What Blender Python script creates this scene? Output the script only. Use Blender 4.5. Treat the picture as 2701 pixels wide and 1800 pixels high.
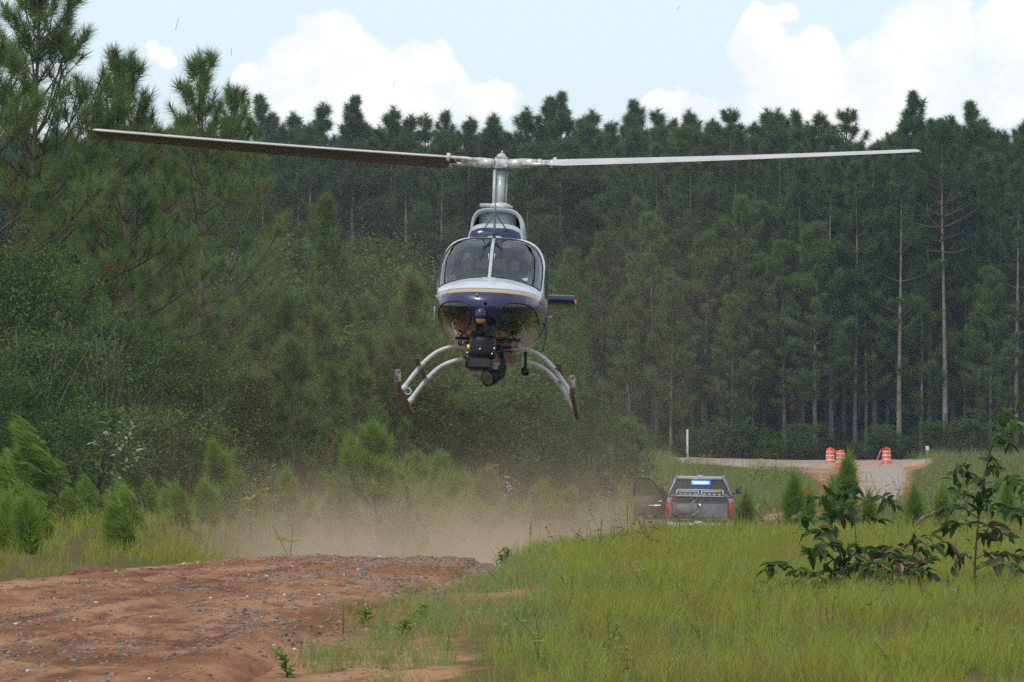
import bpy, bmesh, math, random
import numpy as np
from mathutils import Vector, Matrix, Euler

for _o in list(bpy.data.objects):
    bpy.data.objects.remove(_o)
SC = bpy.context.scene
COL = SC.collection
R = math.radians

# ------------------------------------------------------------------ camera
FPX = 13392.0            # focal length in pixels of the 2701 px wide photograph
HOR = 1033.0             # row of the horizon in the photograph
EYE = 1.6
cam_d = bpy.data.cameras.new('camera')
cam_d.sensor_width = 36.0
cam_d.lens = FPX / 2701.0 * 36.0
cam_d.clip_start = 0.5
cam_d.clip_end = 9000.0
cam = bpy.data.objects.new('camera', cam_d)
COL.objects.link(cam)
cam.location = (0, 0, EYE)
cam.rotation_euler = (R(90) + math.atan((HOR - 900) / FPX), 0, 0)
SC.camera = cam

# ------------------------------------------------------------------ sky
SUN_EL, SUN_AZ = R(56), R(215)      # azimuth clockwise from +Y (view direction): behind the camera, to the left
SKY_STRENGTH = 0.10
world = bpy.data.worlds.new('World')
SC.world = world
world.use_nodes = True


class NT:
    """small helper to write node trees"""
    def __init__(self, tree):
        self.t = tree
        self.t.nodes.clear()

    def n(self, kind, **kw):
        nd = self.t.nodes.new(kind)
        for k, v in kw.items():
            setattr(nd, k, v)
        return nd

    def link(self, a, b):
        self.t.links.new(a, b)

    def put(self, sock, v):
        if isinstance(v, bpy.types.NodeSocket):
            self.t.links.new(v, sock)
        elif v is not None:
            if sock.type == 'RGBA' and len(v) == 3:
                v = (*v, 1)
            sock.default_value = v

    def m(self, op, a, b=None, c=None, clamp=False):
        nd = self.n('ShaderNodeMath', operation=op, use_clamp=clamp)
        self.put(nd.inputs[0], a)
        self.put(nd.inputs[1], b)
        self.put(nd.inputs[2], c)
        return nd.outputs[0]

    def mixc(self, f, a, b, blend='MIX'):
        nd = self.n('ShaderNodeMix', data_type='RGBA', blend_type=blend)
        self.put(nd.inputs[0], f)
        self.put(nd.inputs[6], a)
        self.put(nd.inputs[7], b)
        return nd.outputs[2]

    def smooth(self, v, lo, hi, t0=0.0, t1=1.0):
        nd = self.n('ShaderNodeMapRange', interpolation_type='SMOOTHSTEP')
        for i, q in enumerate((v, lo, hi, t0, t1)):
            self.put(nd.inputs[i], q)
        return nd.outputs[0]

    def noise(self, vec, scale, detail=4, rough=0.55, dist=0.0, out=0):
        nd = self.n('ShaderNodeTexNoise')
        if vec is not None:
            self.link(vec, nd.inputs['Vector'])
        nd.inputs['Scale'].default_value = scale
        nd.inputs['Detail'].default_value = detail
        nd.inputs['Roughness'].default_value = rough
        nd.inputs['Distortion'].default_value = dist
        return nd.outputs[out]


def build_world():
    T = NT(world.node_tree)
    out = T.n('ShaderNodeOutputWorld')
    bg = T.n('ShaderNodeBackground')
    T.link(bg.outputs[0], out.inputs[0])
    sky = T.n('ShaderNodeTexSky', sky_type='NISHITA')
    sky.sun_disc = False
    sky.sun_elevation = SUN_EL
    sky.sun_rotation = SUN_AZ
    sky.altitude = 60
    sky.air_density = 1.0
    sky.dust_density = 1.4
    sky.ozone_density = 1.6
    tc = T.n('ShaderNodeTexCoord')
    sep = T.n('ShaderNodeSeparateXYZ')
    T.link(tc.outputs['Generated'], sep.inputs[0])
    x, y, z = sep.outputs
    az = T.m('ARCTAN2', x, y)
    el = T.m('ARCSINE', z)
    # cumulus heads, as bearings and elevations in radians
    uv = T.n('ShaderNodeCombineXYZ')
    T.link(az, uv.inputs[0])
    T.link(el, uv.inputs[1])
    nz = T.n('ShaderNodeTexNoise')
    T.link(uv.outputs[0], nz.inputs['Vector'])
    nz.inputs['Scale'].default_value = 190
    nz.inputs['Detail'].default_value = 7
    nz.inputs['Roughness'].default_value = 0.55
    wob = T.n('ShaderNodeVectorMath', operation='MULTIPLY_ADD')
    T.link(nz.outputs['Color'], wob.inputs[0])
    wob.inputs[1].default_value = (0.0070, 0.0070, 0)
    wob.inputs[2].default_value = (-0.0035, -0.0035, 0)
    uvw = T.n('ShaderNodeVectorMath', operation='ADD')
    T.link(uv.outputs[0], uvw.inputs[0])
    T.link(wob.outputs[0], uvw.inputs[1])
    blobs = [(890, 76, 66, 56), (850, 126, 98, 84), (818, 175, 135, 95), (925, 150, 98, 76), (1116, 168, 78, 62),
             (1047, 204, 115, 74), (1162, 218, 86, 64), (1277, 265, 100, 62), (741, 225, 98, 74), (650, 205, 40, 44),
             (668, 250, 66, 48), (1000, 280, 340, 95),
             (1993, 58, 48, 48), (2060, 38, 42, 22), (1998, 130, 78, 92), (2155, 128, 60, 54), (2104, 172, 135, 88),
             (2466, 58, 114, 74), (2445, 130, 152, 114), (2338, 185, 130, 92), (2660, 64, 92, 92), (2690, 128, 116, 140),
             (2350, 280, 430, 115), (412, 140, 34, 26), (440, 168, 36, 22), (1752, 262, 66, 40), (1840, 300, 78, 52)]
    best = None
    for (px, py, rx, ry) in blobs:
        sb = T.n('ShaderNodeVectorMath', operation='SUBTRACT')
        T.link(uvw.outputs[0], sb.inputs[0])
        sb.inputs[1].default_value = ((px - 1350.5) / FPX, (HOR - py) / FPX, 0)
        ml = T.n('ShaderNodeVectorMath', operation='MULTIPLY')
        T.link(sb.outputs[0], ml.inputs[0])
        ml.inputs[1].default_value = (FPX / rx, FPX / ry, 0)
        ln = T.n('ShaderNodeVectorMath', operation='LENGTH')
        T.link(ml.outputs[0], ln.inputs[0])
        best = ln.outputs['Value'] if best is None else T.m('SMOOTH_MIN', best, ln.outputs['Value'], 0.25)
    heads = T.smooth(best, 1.09, 0.76)
    # the same kind of broken cumulus all round the rest of the sky
    gen = T.noise(tc.outputs['Generated'], 5.0, 8, 0.55)
    gen = T.smooth(gen, 0.50, 0.60)
    away = T.smooth(T.m('ABSOLUTE', az), 0.11, 0.16)
    high = T.smooth(el, 0.085, 0.12)
    gen = T.m('MULTIPLY', gen, T.m('MAXIMUM', away, high))
    mask = T.m('MULTIPLY', T.m('MAXIMUM', heads, gen), 0.93)
    up = T.smooth(el, -0.02, 0.02)
    mask = T.m('MULTIPLY', mask, up)
    puff = T.noise(uvw.outputs[0], 60, 6, 0.6)
    cloud = T.mixc(T.smooth(puff, 0.35, 0.62), (0.62, 0.645, 0.675), (0.74, 0.735, 0.725))
    # humid summer air: the clear sky is milky
    skyc = T.mixc(1.0, sky.outputs[0], (SKY_STRENGTH,) * 3, 'MULTIPLY')
    skyc = T.mixc(0.62, skyc, (0.60, 0.685, 0.765))
    col = T.mixc(mask, skyc, cloud)
    T.link(col, bg.inputs['Color'])
    bg.inputs['Strength'].default_value = 1.0


build_world()
world.cycles.sampling_method = 'MANUAL'
world.cycles.sample_map_resolution = 512

# ------------------------------------------------------------------ sun (veiled by thin cloud)
sun_d = bpy.data.lights.new('sun', 'SUN')
sun_d.energy = 1.5
sun_d.angle = R(11)
sun_d.color = (1.0, 0.95, 0.87)
sun = bpy.data.objects.new('sun', sun_d)
COL.objects.link(sun)
sd = Vector((math.sin(SUN_AZ) * math.cos(SUN_EL), math.cos(SUN_AZ) * math.cos(SUN_EL), math.sin(SUN_EL)))
sun.rotation_euler = sd.to_track_quat('Z', 'Y').to_euler()
sun.location = (0, 0, 60)

# ------------------------------------------------------------------ exposure, render settings
SC.view_settings.view_transform = 'Standard'
SC.view_settings.look = 'None'
SC.view_settings.exposure = 0.6
SC.view_settings.gamma = 1.0
SC.view_settings.use_curve_mapping = False
SC.render.engine = 'CYCLES'
cy = SC.cycles
cy.use_denoising = False          # keeps a fine grain, like the photograph's
try:
    cy.denoiser = 'OPENIMAGEDENOISE'
    cy.denoising_input_passes = 'RGB_ALBEDO_NORMAL'
    cy.denoising_prefilter = 'NONE'
except Exception:
    pass
cy.max_bounces = 7
cy.diffuse_bounces = 2
cy.glossy_bounces = 3
cy.transmission_bounces = 4
cy.transparent_max_bounces = 8
cy.volume_bounces = 0
cy.caustics_reflective = False
cy.caustics_refractive = False
cy.use_adaptive_sampling = True
cy.adaptive_threshold = 0.008
cy.volume_step_rate = 2.0
cy.volume_max_steps = 128
cy.use_light_tree = False

# ------------------------------------------------------------------ helpers: objects
def tag(o, label=None, cat=None, group=None, kind=None):
    if label:
        o['label'] = label
    if cat:
        o['category'] = cat
    if group:
        o['group'] = group
    if kind:
        o['kind'] = kind
    return o


def empty(name, loc=(0, 0, 0), rz=0.0):
    o = bpy.data.objects.new(name, None)
    o.empty_display_size = 0.2
    o.location = loc
    o.rotation_euler = (0, 0, rz)
    COL.objects.link(o)
    return o


def obj(name, me, mat=None, parent=None):
    if mat is not None and not me.materials:
        for q in (mat if isinstance(mat, (list, tuple)) else [mat]):
            me.materials.append(q)
    o = bpy.data.objects.new(name, me)
    COL.objects.link(o)
    if parent:
        o.parent = parent
    return o


def kids(o):
    return [c for c in bpy.data.objects if c.parent is o]


def gx(px, d):
    return (px - 1350.5) / FPX * d


def gz(py, d):
    return EYE - (py - HOR) / FPX * d


# ------------------------------------------------------------------ helpers: geometry
def norm(a):
    return a / np.maximum(np.linalg.norm(a, axis=-1, keepdims=True), 1e-9)


class Geo:
    """collects vertices and faces (arrays of 3 or 4 columns), builds one mesh"""
    def __init__(self):
        self.V, self.F, self.M, self.T, self.n = [], [], [], [], 0

    def add(self, V, F, mi=0, tone=None):
        V = np.asarray(V, float).reshape(-1, 3)
        if not isinstance(F, list):
            F = [F]
        for f in F:
            f = np.asarray(f, int)
            if f.size == 0:
                continue
            self.F.append(f + self.n)
            self.M.append(np.full(len(f), mi, int))
        self.V.append(V)
        if tone is None:
            tone = 0.5
        self.T.append(np.broadcast_to(np.asarray(tone, float), (len(V),)))
        self.n += len(V)
        return self

    def mesh(self, name, mats=None, smooth=False, tone=False):
        V = np.concatenate(self.V) if self.V else np.zeros((0, 3))
        me = bpy.data.meshes.new(name)
        nl = sum(f.size for f in self.F)
        nf = sum(len(f) for f in self.F)
        me.vertices.add(len(V))
        me.vertices.foreach_set('co', V.astype(np.float32).ravel())
        me.loops.add(nl)
        me.polygons.add(nf)
        me.loops.foreach_set('vertex_index', np.concatenate([f.ravel() for f in self.F]).astype(np.int32))
        sizes = np.concatenate([np.full(len(f), f.shape[1]) for f in self.F])
        starts = np.concatenate([[0], np.cumsum(sizes)[:-1]])
        me.polygons.foreach_set('loop_start', starts.astype(np.int32))
        me.polygons.foreach_set('material_index', np.concatenate(self.M).astype(np.int32))
        if smooth:
            me.polygons.foreach_set('use_smooth', np.ones(nf, bool))
        if tone:
            at = me.attributes.new('tone', 'FLOAT', 'POINT')
            at.data.foreach_set('value', np.concatenate(self.T).astype(np.float32))
        me.update(calc_edges=True)
        if mats is not None:
            for q in (mats if isinstance(mats, (list, tuple)) else [mats]):
                me.materials.append(q)
        return me

    # ---- shapes
    def box(self, c, s, rot=None, mi=0, bev=0.0):
        c = np.asarray(c, float)
        h = np.asarray(s, float) / 2
        if bev <= 0:
            V = np.array([[x, y, z] for x in (-1, 1) for y in (-1, 1) for z in (-1, 1)], float) * h
            F = np.array([[0, 1, 3, 2], [4, 6, 7, 5], [0, 4, 5, 1], [2, 3, 7, 6], [0, 2, 6, 4], [1, 5, 7, 3]])
            Fs = [F]
        else:
            b = np.minimum(bev, h * 0.49)
            V, idx = [], {}
            for sx in (-1, 1):
                for sy in (-1, 1):
                    for sz in (-1, 1):
                        sg = np.array([sx, sy, sz])
                        for a in range(3):
                            p = sg * (h - b)
                            p[a] = sg[a] * h[a]
                            idx[(sx, sy, sz, a)] = len(V)
                            V.append(p)
            F4, F3 = [], []
            for a in range(3):
                for sa in (-1, 1):
                    o1, o2 = [q for q in range(3) if q != a]
                    ring = []
                    for (u, v) in ((-1, -1), (1, -1), (1, 1), (-1, 1)):
                        sg = [0, 0, 0]
                        sg[a], sg[o1], sg[o2] = sa, u, v
                        ring.append(idx[(*sg, a)])
                    F4.append(ring if (sa > 0) == (a != 1) else ring[::-1])
            for a in range(3):
                o1, o2 = [q for q in range(3) if q != a]
                for u in (-1, 1):
                    for v in (-1, 1):
                        g = []
                        for w in (-1, 1):
                            sg = [0, 0, 0]
                            sg[a], sg[o1], sg[o2] = w, u, v
                            g.append(sg)
                        F4.append([idx[(*g[0], o1)], idx[(*g[1], o1)], idx[(*g[1], o2)], idx[(*g[0], o2)]])
            for sx in (-1, 1):
                for sy in (-1, 1):
                    for sz in (-1, 1):
                        F3.append([idx[(sx, sy, sz, a)] for a in range(3)])
            V = np.array(V)
            Fs = [np.array(F4), np.array(F3)]
        if rot is not None:
            V = V @ np.array(Euler(rot).to_matrix()).T
        return self.add(V + c, Fs, mi)

    def tube(self, path, rad, sides=8, mi=0, cap=True, tone=None, squash=None):
        P = np.asarray(path, float)
        m = len(P)
        rad = np.broadcast_to(np.asarray(rad, float), (m,))
        T = np.gradient(P, axis=0)
        T = norm(T)
        ref = np.array([0, 0, 1.0]) if abs(T[:, 2]).mean() < 0.8 else np.array([1.0, 0, 0])
        A = norm(np.cross(T, ref))
        B = np.cross(T, A)
        ph = np.arange(sides) / sides * 2 * np.pi
        ca, sa = np.cos(ph), np.sin(ph)
        if squash:
            sa = sa * squash
        V = P[:, None] + rad[:, None, None] * (A[:, None] * ca[None, :, None] + B[:, None] * sa[None, :, None])
        V = V.reshape(-1, 3)
        i = np.arange(m - 1)[:, None] * sides
        j = np.arange(sides)[None]
        F = np.stack([i + j, i + (j + 1) % sides, i + sides + (j + 1) % sides, i + sides + j], -1).reshape(-1, 4)
        Fs = [F]
        if cap:
            V = np.concatenate([V, P[:1], P[-1:]])
            c0, c1 = m * sides, m * sides + 1
            jj = np.arange(sides)
            k = (jj + 1) % sides
            Fs.append(np.stack([np.full(sides, c0), k, jj], -1))
            b = (m - 1) * sides
            Fs.append(np.stack([np.full(sides, c1), b + jj, b + k], -1))
        return self.add(V, Fs, mi, tone)

    def lathe(self, prof, c=(0, 0, 0), sides=24, axis='Z', mi=0):
        """prof: list of (radius, height)"""
        pr = np.asarray(prof, float)
        ph = np.arange(sides) / sides * 2 * np.pi
        V = np.stack([pr[:, 0:1] * np.cos(ph), pr[:, 0:1] * np.sin(ph), np.repeat(pr[:, 1:2], sides, 1)], -1).reshape(-1, 3)
        if axis == 'Y':
            V = V[:, [0, 2, 1]] * np.array([1, 1, -1])
        elif axis == 'X':
            V = V[:, [2, 0, 1]]
        m = len(pr)
        i = np.arange(m - 1)[:, None] * sides
        j = np.arange(sides)[None]
        F = np.stack([i + j, i + (j + 1) % sides, i + sides + (j + 1) % sides, i + sides + j], -1).reshape(-1, 4)
        return self.add(V + np.asarray(c, float), F, mi)

    def prism(self, poly, y0, y1, mi=0):
        """closed polygon in (x, z), extruded along y"""
        p = np.asarray(poly, float)
        n = len(p)
        V = np.concatenate([np.stack([p[:, 0], np.full(n, y0), p[:, 1]], -1), np.stack([p[:, 0], np.full(n, y1), p[:, 1]], -1)])
        i = np.arange(n)
        k = (i + 1) % n
        F = np.stack([i, k, k + n, i + n], -1)
        return self.add(V, [F, np.arange(n)[None, ::-1], (np.arange(n) + n)[None]], mi)


def arc(p0, p1, p2, n=10):
    """quadratic curve through control points"""
    t = np.linspace(0, 1, n)[:, None]
    p0, p1, p2 = (np.asarray(q, float) for q in (p0, p1, p2))
    return (1 - t) ** 2 * p0 + 2 * t * (1 - t) * p1 + t * t * p2


def resample(pts, n):
    """smooth polyline through the points (Catmull-Rom)"""
    P = np.asarray(pts, float)
    P = np.concatenate([2 * P[:1] - P[1:2], P, 2 * P[-1:] - P[-2:-1]])
    k = len(P) - 3
    t = np.linspace(0, k, n)
    i = np.minimum(t.astype(int), k - 1)
    u = (t - i)[:, None]
    a, b, c, d = P[i], P[i + 1], P[i + 2], P[i + 3]
    return 0.5 * (2 * b + (c - a) * u + (2 * a - 5 * b + 4 * c - d) * u ** 2 + (3 * b - a - 3 * c + d) * u ** 3)


def _h(ix, iy, s):
    a = (ix * 374761393 + iy * 668265263 + s * 974634777) & 0xFFFFFFFF
    a = ((a ^ (a >> 13)) * 1274126177) & 0xFFFFFFFF
    return ((a ^ (a >> 16)) & 0xFFFF) / 65535.0


def vnoise(x, y, s=0):
    x, y = np.asarray(x, float), np.asarray(y, float)
    ix, iy = np.floor(x).astype(np.int64), np.floor(y).astype(np.int64)
    fx, fy = x - ix, y - iy
    fx, fy = fx * fx * (3 - 2 * fx), fy * fy * (3 - 2 * fy)
    a = _h(ix, iy, s) * (1 - fx) + _h(ix + 1, iy, s) * fx
    b = _h(ix, iy + 1, s) * (1 - fx) + _h(ix + 1, iy + 1, s) * fx
    return a * (1 - fy) + b * fy


def fbm(x, y, o=4, s=0, g=0.5):
    v, a, t = 0, 1.0, 0
    for k in range(o):
        v = v + a * vnoise(x * 2 ** k + 17.3 * k, y * 2 ** k - 9.1 * k, s + k)
        t += a
        a *= g
    return v / t


def sstep(a, b, x):
    t = np.clip((np.asarray(x, float) - a) / (b - a), 0, 1)
    return t * t * (3 - 2 * t)


# ------------------------------------------------------------------ helpers: materials
def mat(name, base, rough=0.6, metal=0.0, spec=0.5, bump=0.0, bscale=40, vary=0.0, vscale=6.0, coat=0.0, emit=None, estr=0.0):
    m = bpy.data.materials.new(name)
    m.use_nodes = True
    T = NT(m.node_tree)
    out = T.n('ShaderNodeOutputMaterial')
    b = T.n('ShaderNodeBsdfPrincipled')
    T.link(b.outputs[0], out.inputs[0])
    tc = T.n('ShaderNodeTexCoord')
    co = tc.outputs['Object']
    b.inputs['Roughness'].default_value = rough
    b.inputs['Metallic'].default_value = metal
    b.inputs['Specular IOR Level'].default_value = spec
    b.inputs['Coat Weight'].default_value = coat
    b.inputs['Coat Roughness'].default_value = 0.08
    if vary > 0:
        nz = T.noise(co, vscale, 5, 0.6)
        f = T.smooth(nz, 0.3, 0.7, 1 - vary, 1 + vary)
        c = T.mixc(1.0, (*base, 1), (1, 1, 1, 1), 'MULTIPLY')
        nd = T.n('ShaderNodeVectorMath', operation='SCALE')
        nd.inputs[0].default_value = base
        T.link(f, nd.inputs['Scale'])
        T.link(nd.outputs[0], b.inputs['Base Color'])
    else:
        b.inputs['Base Color'].default_value = (*base, 1)
    if bump > 0:
        bp = T.n('ShaderNodeBump')
        bp.inputs['Strength'].default_value = bump
        bp.inputs['Distance'].default_value = 0.02
        T.link(T.noise(co, bscale, 5, 0.6), bp.inputs['Height'])
        T.link(bp.outputs[0], b.inputs['Normal'])
    if emit:
        b.inputs['Emission Color'].default_value = (*emit, 1)
        b.inputs['Emission Strength'].default_value = estr
        m.cycles.emission_sampling = 'NONE'      # tiny lamps: found by chance rays only
    return m


def leaf_mat(name, dark, light, trans=0.35, gloss=0.0, dead=None, dead_amt=0.0, rough=0.5, patch=None):
    """foliage: colour varies from tuft to tuft and plant to plant; light passes through"""
    m = bpy.data.materials.new(name)
    m.use_nodes = True
    T = NT(m.node_tree)
    out = T.n('ShaderNodeOutputMaterial')
    at = T.n('ShaderNodeAttribute', attribute_name='tone')
    oi = T.n('ShaderNodeObjectInfo')
    tone = at.outputs['Fac']
    f = T.m('ADD', T.m('MULTIPLY', tone, 0.62), T.m('MULTIPLY', oi.outputs['Random'], 0.38), clamp=True)
    col = T.mixc(f, dark, light)
    if patch is not None:
        pn = T.noise(oi.outputs['Location'], 0.55, 3, 0.6)
        col = T.mixc(T.smooth(pn, 0.42, 0.66, 0.0, 0.75), col, patch)
    if dead is not None:
        w = T.n('ShaderNodeTexWhiteNoise', noise_dimensions='1D')
        T.link(T.m('ADD', T.m('MULTIPLY', tone, 913.7), T.m('MULTIPLY', oi.outputs['Random'], 71.3)), w.inputs['W'])
        col = T.mixc(T.m('GREATER_THAN', w.outputs['Value'], 1.0 - dead_amt), col, dead)
    if gloss > 0:
        d = T.n('ShaderNodeBsdfPrincipled')
        d.inputs['Roughness'].default_value = rough
        d.inputs['Specular IOR Level'].default_value = gloss
        T.link(col, d.inputs['Base Color'])
    else:
        d = T.n('ShaderNodeBsdfDiffuse')
        T.link(col, d.inputs['Color'])
    tr = T.n('ShaderNodeBsdfTranslucent')
    tcol = T.mixc(1.0, col, (1.1, 1.2, 0.5), 'MULTIPLY')
    T.link(tcol, tr.inputs['Color'])
    mx = T.n('ShaderNodeMixShader')
    mx.inputs[0].default_value = trans
    T.link(d.outputs[0], mx.inputs[1])
    T.link(tr.outputs[0], mx.inputs[2])
    T.link(mx.outputs[0], out.inputs[0])
    return m


def glass_mat(name, tint, rough=0.02, ior=1.45):
    m = bpy.data.materials.new(name)
    m.use_nodes = True
    T = NT(m.node_tree)
    out = T.n('ShaderNodeOutputMaterial')
    fr = T.n('ShaderNodeFresnel')
    fr.inputs[0].default_value = ior
    tr = T.n('ShaderNodeBsdfTransparent')
    tr.inputs[0].default_value = (*tint, 1)
    gl = T.n('ShaderNodeBsdfGlossy')
    gl.inputs['Roughness'].default_value = rough
    mx = T.n('ShaderNodeMixShader')
    T.link(T.m('MULTIPLY_ADD', fr.outputs[0], 1.5, 0.03, clamp=True), mx.inputs[0])
    T.link(tr.outputs[0], mx.inputs[1])
    T.link(gl.outputs[0], mx.inputs[2])
    T.link(mx.outputs[0], out.inputs[0])
    return m


# ------------------------------------------------------------------ helper: scattered stuff (geometry nodes instances)
def scatter(name, pts, rot, scl, idx, meshes):
    me = bpy.data.meshes.new(name)
    n = len(pts)
    me.vertices.add(n)
    me.vertices.foreach_set('co', np.asarray(pts, np.float32).ravel())
    a = me.attributes.new('rot', 'FLOAT_VECTOR', 'POINT')
    a.data.foreach_set('vector', np.asarray(rot, np.float32).ravel())
    a = me.attributes.new('scl', 'FLOAT', 'POINT')
    a.data.foreach_set('value', np.asarray(scl, np.float32).ravel())
    a = me.attributes.new('idx', 'INT', 'POINT')
    a.data.foreach_set('value', np.asarray(idx, np.int32).ravel())
    me.update()
    cl = bpy.data.collections.new(name + '_source')
    for k, q in enumerate(meshes):
        cl.objects.link(bpy.data.objects.new('%s_piece_%02d' % (name, k), q))
    ng = bpy.data.node_groups.new(name + '_nodes', 'GeometryNodeTree')
    ng.interface.new_socket('Geometry', in_out='INPUT', socket_type='NodeSocketGeometry')
    ng.interface.new_socket('Geometry', in_out='OUTPUT', socket_type='NodeSocketGeometry')
    N = ng.nodes
    gi, go = N.new('NodeGroupInput'), N.new('NodeGroupOutput')
    ip = N.new('GeometryNodeInstanceOnPoints')
    ci = N.new('GeometryNodeCollectionInfo')
    ci.inputs['Collection'].default_value = cl
    ci.inputs['Separate Children'].default_value = True
    ci.inputs['Reset Children'].default_value = True

    def named(nm, ty):
        q = N.new('GeometryNodeInputNamedAttribute')
        q.data_type = ty
        q.inputs['Name'].default_value = nm
        return [o for o in q.outputs if o.enabled and o.name == 'Attribute'][0]
    L = ng.links.new
    L(gi.outputs[0], ip.inputs['Points'])
    L(ci.outputs[0], ip.inputs['Instance'])
    ip.inputs['Pick Instance'].default_value = True
    L(named('idx', 'INT'), ip.inputs['Instance Index'])
    L(named('rot', 'FLOAT_VECTOR'), ip.inputs['Rotation'])
    L(named('scl', 'FLOAT'), ip.inputs['Scale'])
    L(ip.outputs[0], go.inputs[0])
    o = obj(name, me)
    md = o.modifiers.new('scatter', 'NODES')
    md.node_group = ng
    o['kind'] = 'stuff'
    return o


RNG = np.random.default_rng(11)
# ================================================================== terrain
def table(pts, sig=3.0):
    ys = np.arange(-100, 3300, 1.0)
    p = np.array(pts, float)
    v = np.interp(ys, p[:, 0], p[:, 1])
    k = np.exp(-0.5 * (np.arange(-12, 13) / sig) ** 2)
    k /= k.sum()
    v = np.convolve(np.pad(v, 12, mode='edge'), k, mode='valid')
    return ys, v


TAIL = [(146, -2.9), (190, -2.95), (213, -2.85), (268, -2.4), (290, -2.05), (330, -1.6), (420, -1.2), (700, 0), (3300, 8)]
P_MID = table([(-100, 0), (28, 0), (45, -.09), (57, -.28), (61, -.38), (66, -.75), (75, -1.6), (88, -2.55), (105, -3.1), (130, -3.1)] + TAIL)
P_LEFT = table([(-100, 0), (28, 0), (45, -.07), (58, -.2), (75, -.34), (92, -.8), (112, -1.4), (130, -1.9), (150, -2.4), (190, -2.8)] + TAIL[2:])
P_RIGHT = table([(-100, 0), (28, 0), (45, -.09), (58, -.3), (70, -.55), (85, -1.25), (100, -2.0), (120, -2.7)] + TAIL)

# the dirt road: right and left edge in x for distances y
ROAD_Y = np.array([-20, 10, 20, 28, 35, 42, 50, 56, 61, 70, 80, 95, 115, 146, 175, 200, 213, 235, 255, 272])
ROAD_R = np.array([-3.2, -1.9, -1.5, -1.3, -1.12, -.74, -.28, -.20, -.18, 0.0, .45, 1.5, 3.6, 7.4, 11.2, 14.8, 16.5, 18.4, 20.0, 21.2])
ROAD_L = np.array([-15, -12, -10, -8.4, -6.6, -5.3, -4.15, -3.55, -3.2, -3.05, -2.8, -2.0, -.1, 3.4, 7.6, 11.2, 12.9, 14.6, 14.8, 12.0])
SIDE_Y0 = 272.0


def road_edges(y):
    return np.interp(y, ROAD_Y, ROAD_L), np.interp(y, ROAD_Y, ROAD_R)


def ground(x, y, fine=True):
    x, y = np.asarray(x, float), np.asarray(y, float)
    yc = np.clip(y, -99, 3299)
    m = np.interp(yc, *P_MID)
    l = np.interp(yc, *P_LEFT)
    r = np.interp(yc, *P_RIGHT)
    el, er = road_edges(np.clip(y, -20, 272))
    wl = sstep(0.2, 2.6, el - x)
    wr = sstep(0.0, 2.2, x - er)
    z = m + (l - m) * wl + (r - m) * wr
    # bank that hides the side road, and the mound right of the barrels
    z = z + 1.05 * np.exp(-((x - 3.6) / 4.6) ** 2 - ((y - 254) / 15.0) ** 2)
    z = z + 0.75 * np.exp(-((x - 29.0) / 6.5) ** 2 - ((y - 262) / 11.0) ** 2)
    z = z + 0.35 * np.exp(-((x - 22.3) / 1.3) ** 2 - ((y - 262) / 3.0) ** 2)
    if fine:
        off = sstep(0.0, 1.5, np.maximum(el - x, x - er))
        z = z + off * (fbm(x * .35, y * .35, 3, 5) - .5) * 0.22 + off * (fbm(x * 1.7, y * 1.7, 3, 9) - .5) * 0.07
        z = z - 0.05 * (1 - off)
    return z


def gpt(px, d):
    x = gx(px, d)
    return np.array([x, d, float(ground(x, d))])


def axis_lines(spec):
    out = [spec[0][0]]
    for a, b, s in spec:
        n = max(1, int(round(abs(b - a) / s)))
        out += list(np.linspace(a, b, n + 1)[1:])
    return np.array(out)


def grid_mesh(name, X, Y, Z, smooth=True, tone=None):
    ny, nx = X.shape
    V = np.stack([X, Y, Z], -1).reshape(-1, 3)
    i = np.arange(ny - 1)[:, None] * nx
    j = np.arange(nx - 1)[None]
    F = np.stack([i + j, i + j + 1, i + nx + j + 1, i + nx + j], -1).reshape(-1, 4)
    g = Geo()
    g.add(V, F, 0, None if tone is None else tone.ravel())
    return g.mesh(name, None, smooth, tone is not None)


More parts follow.
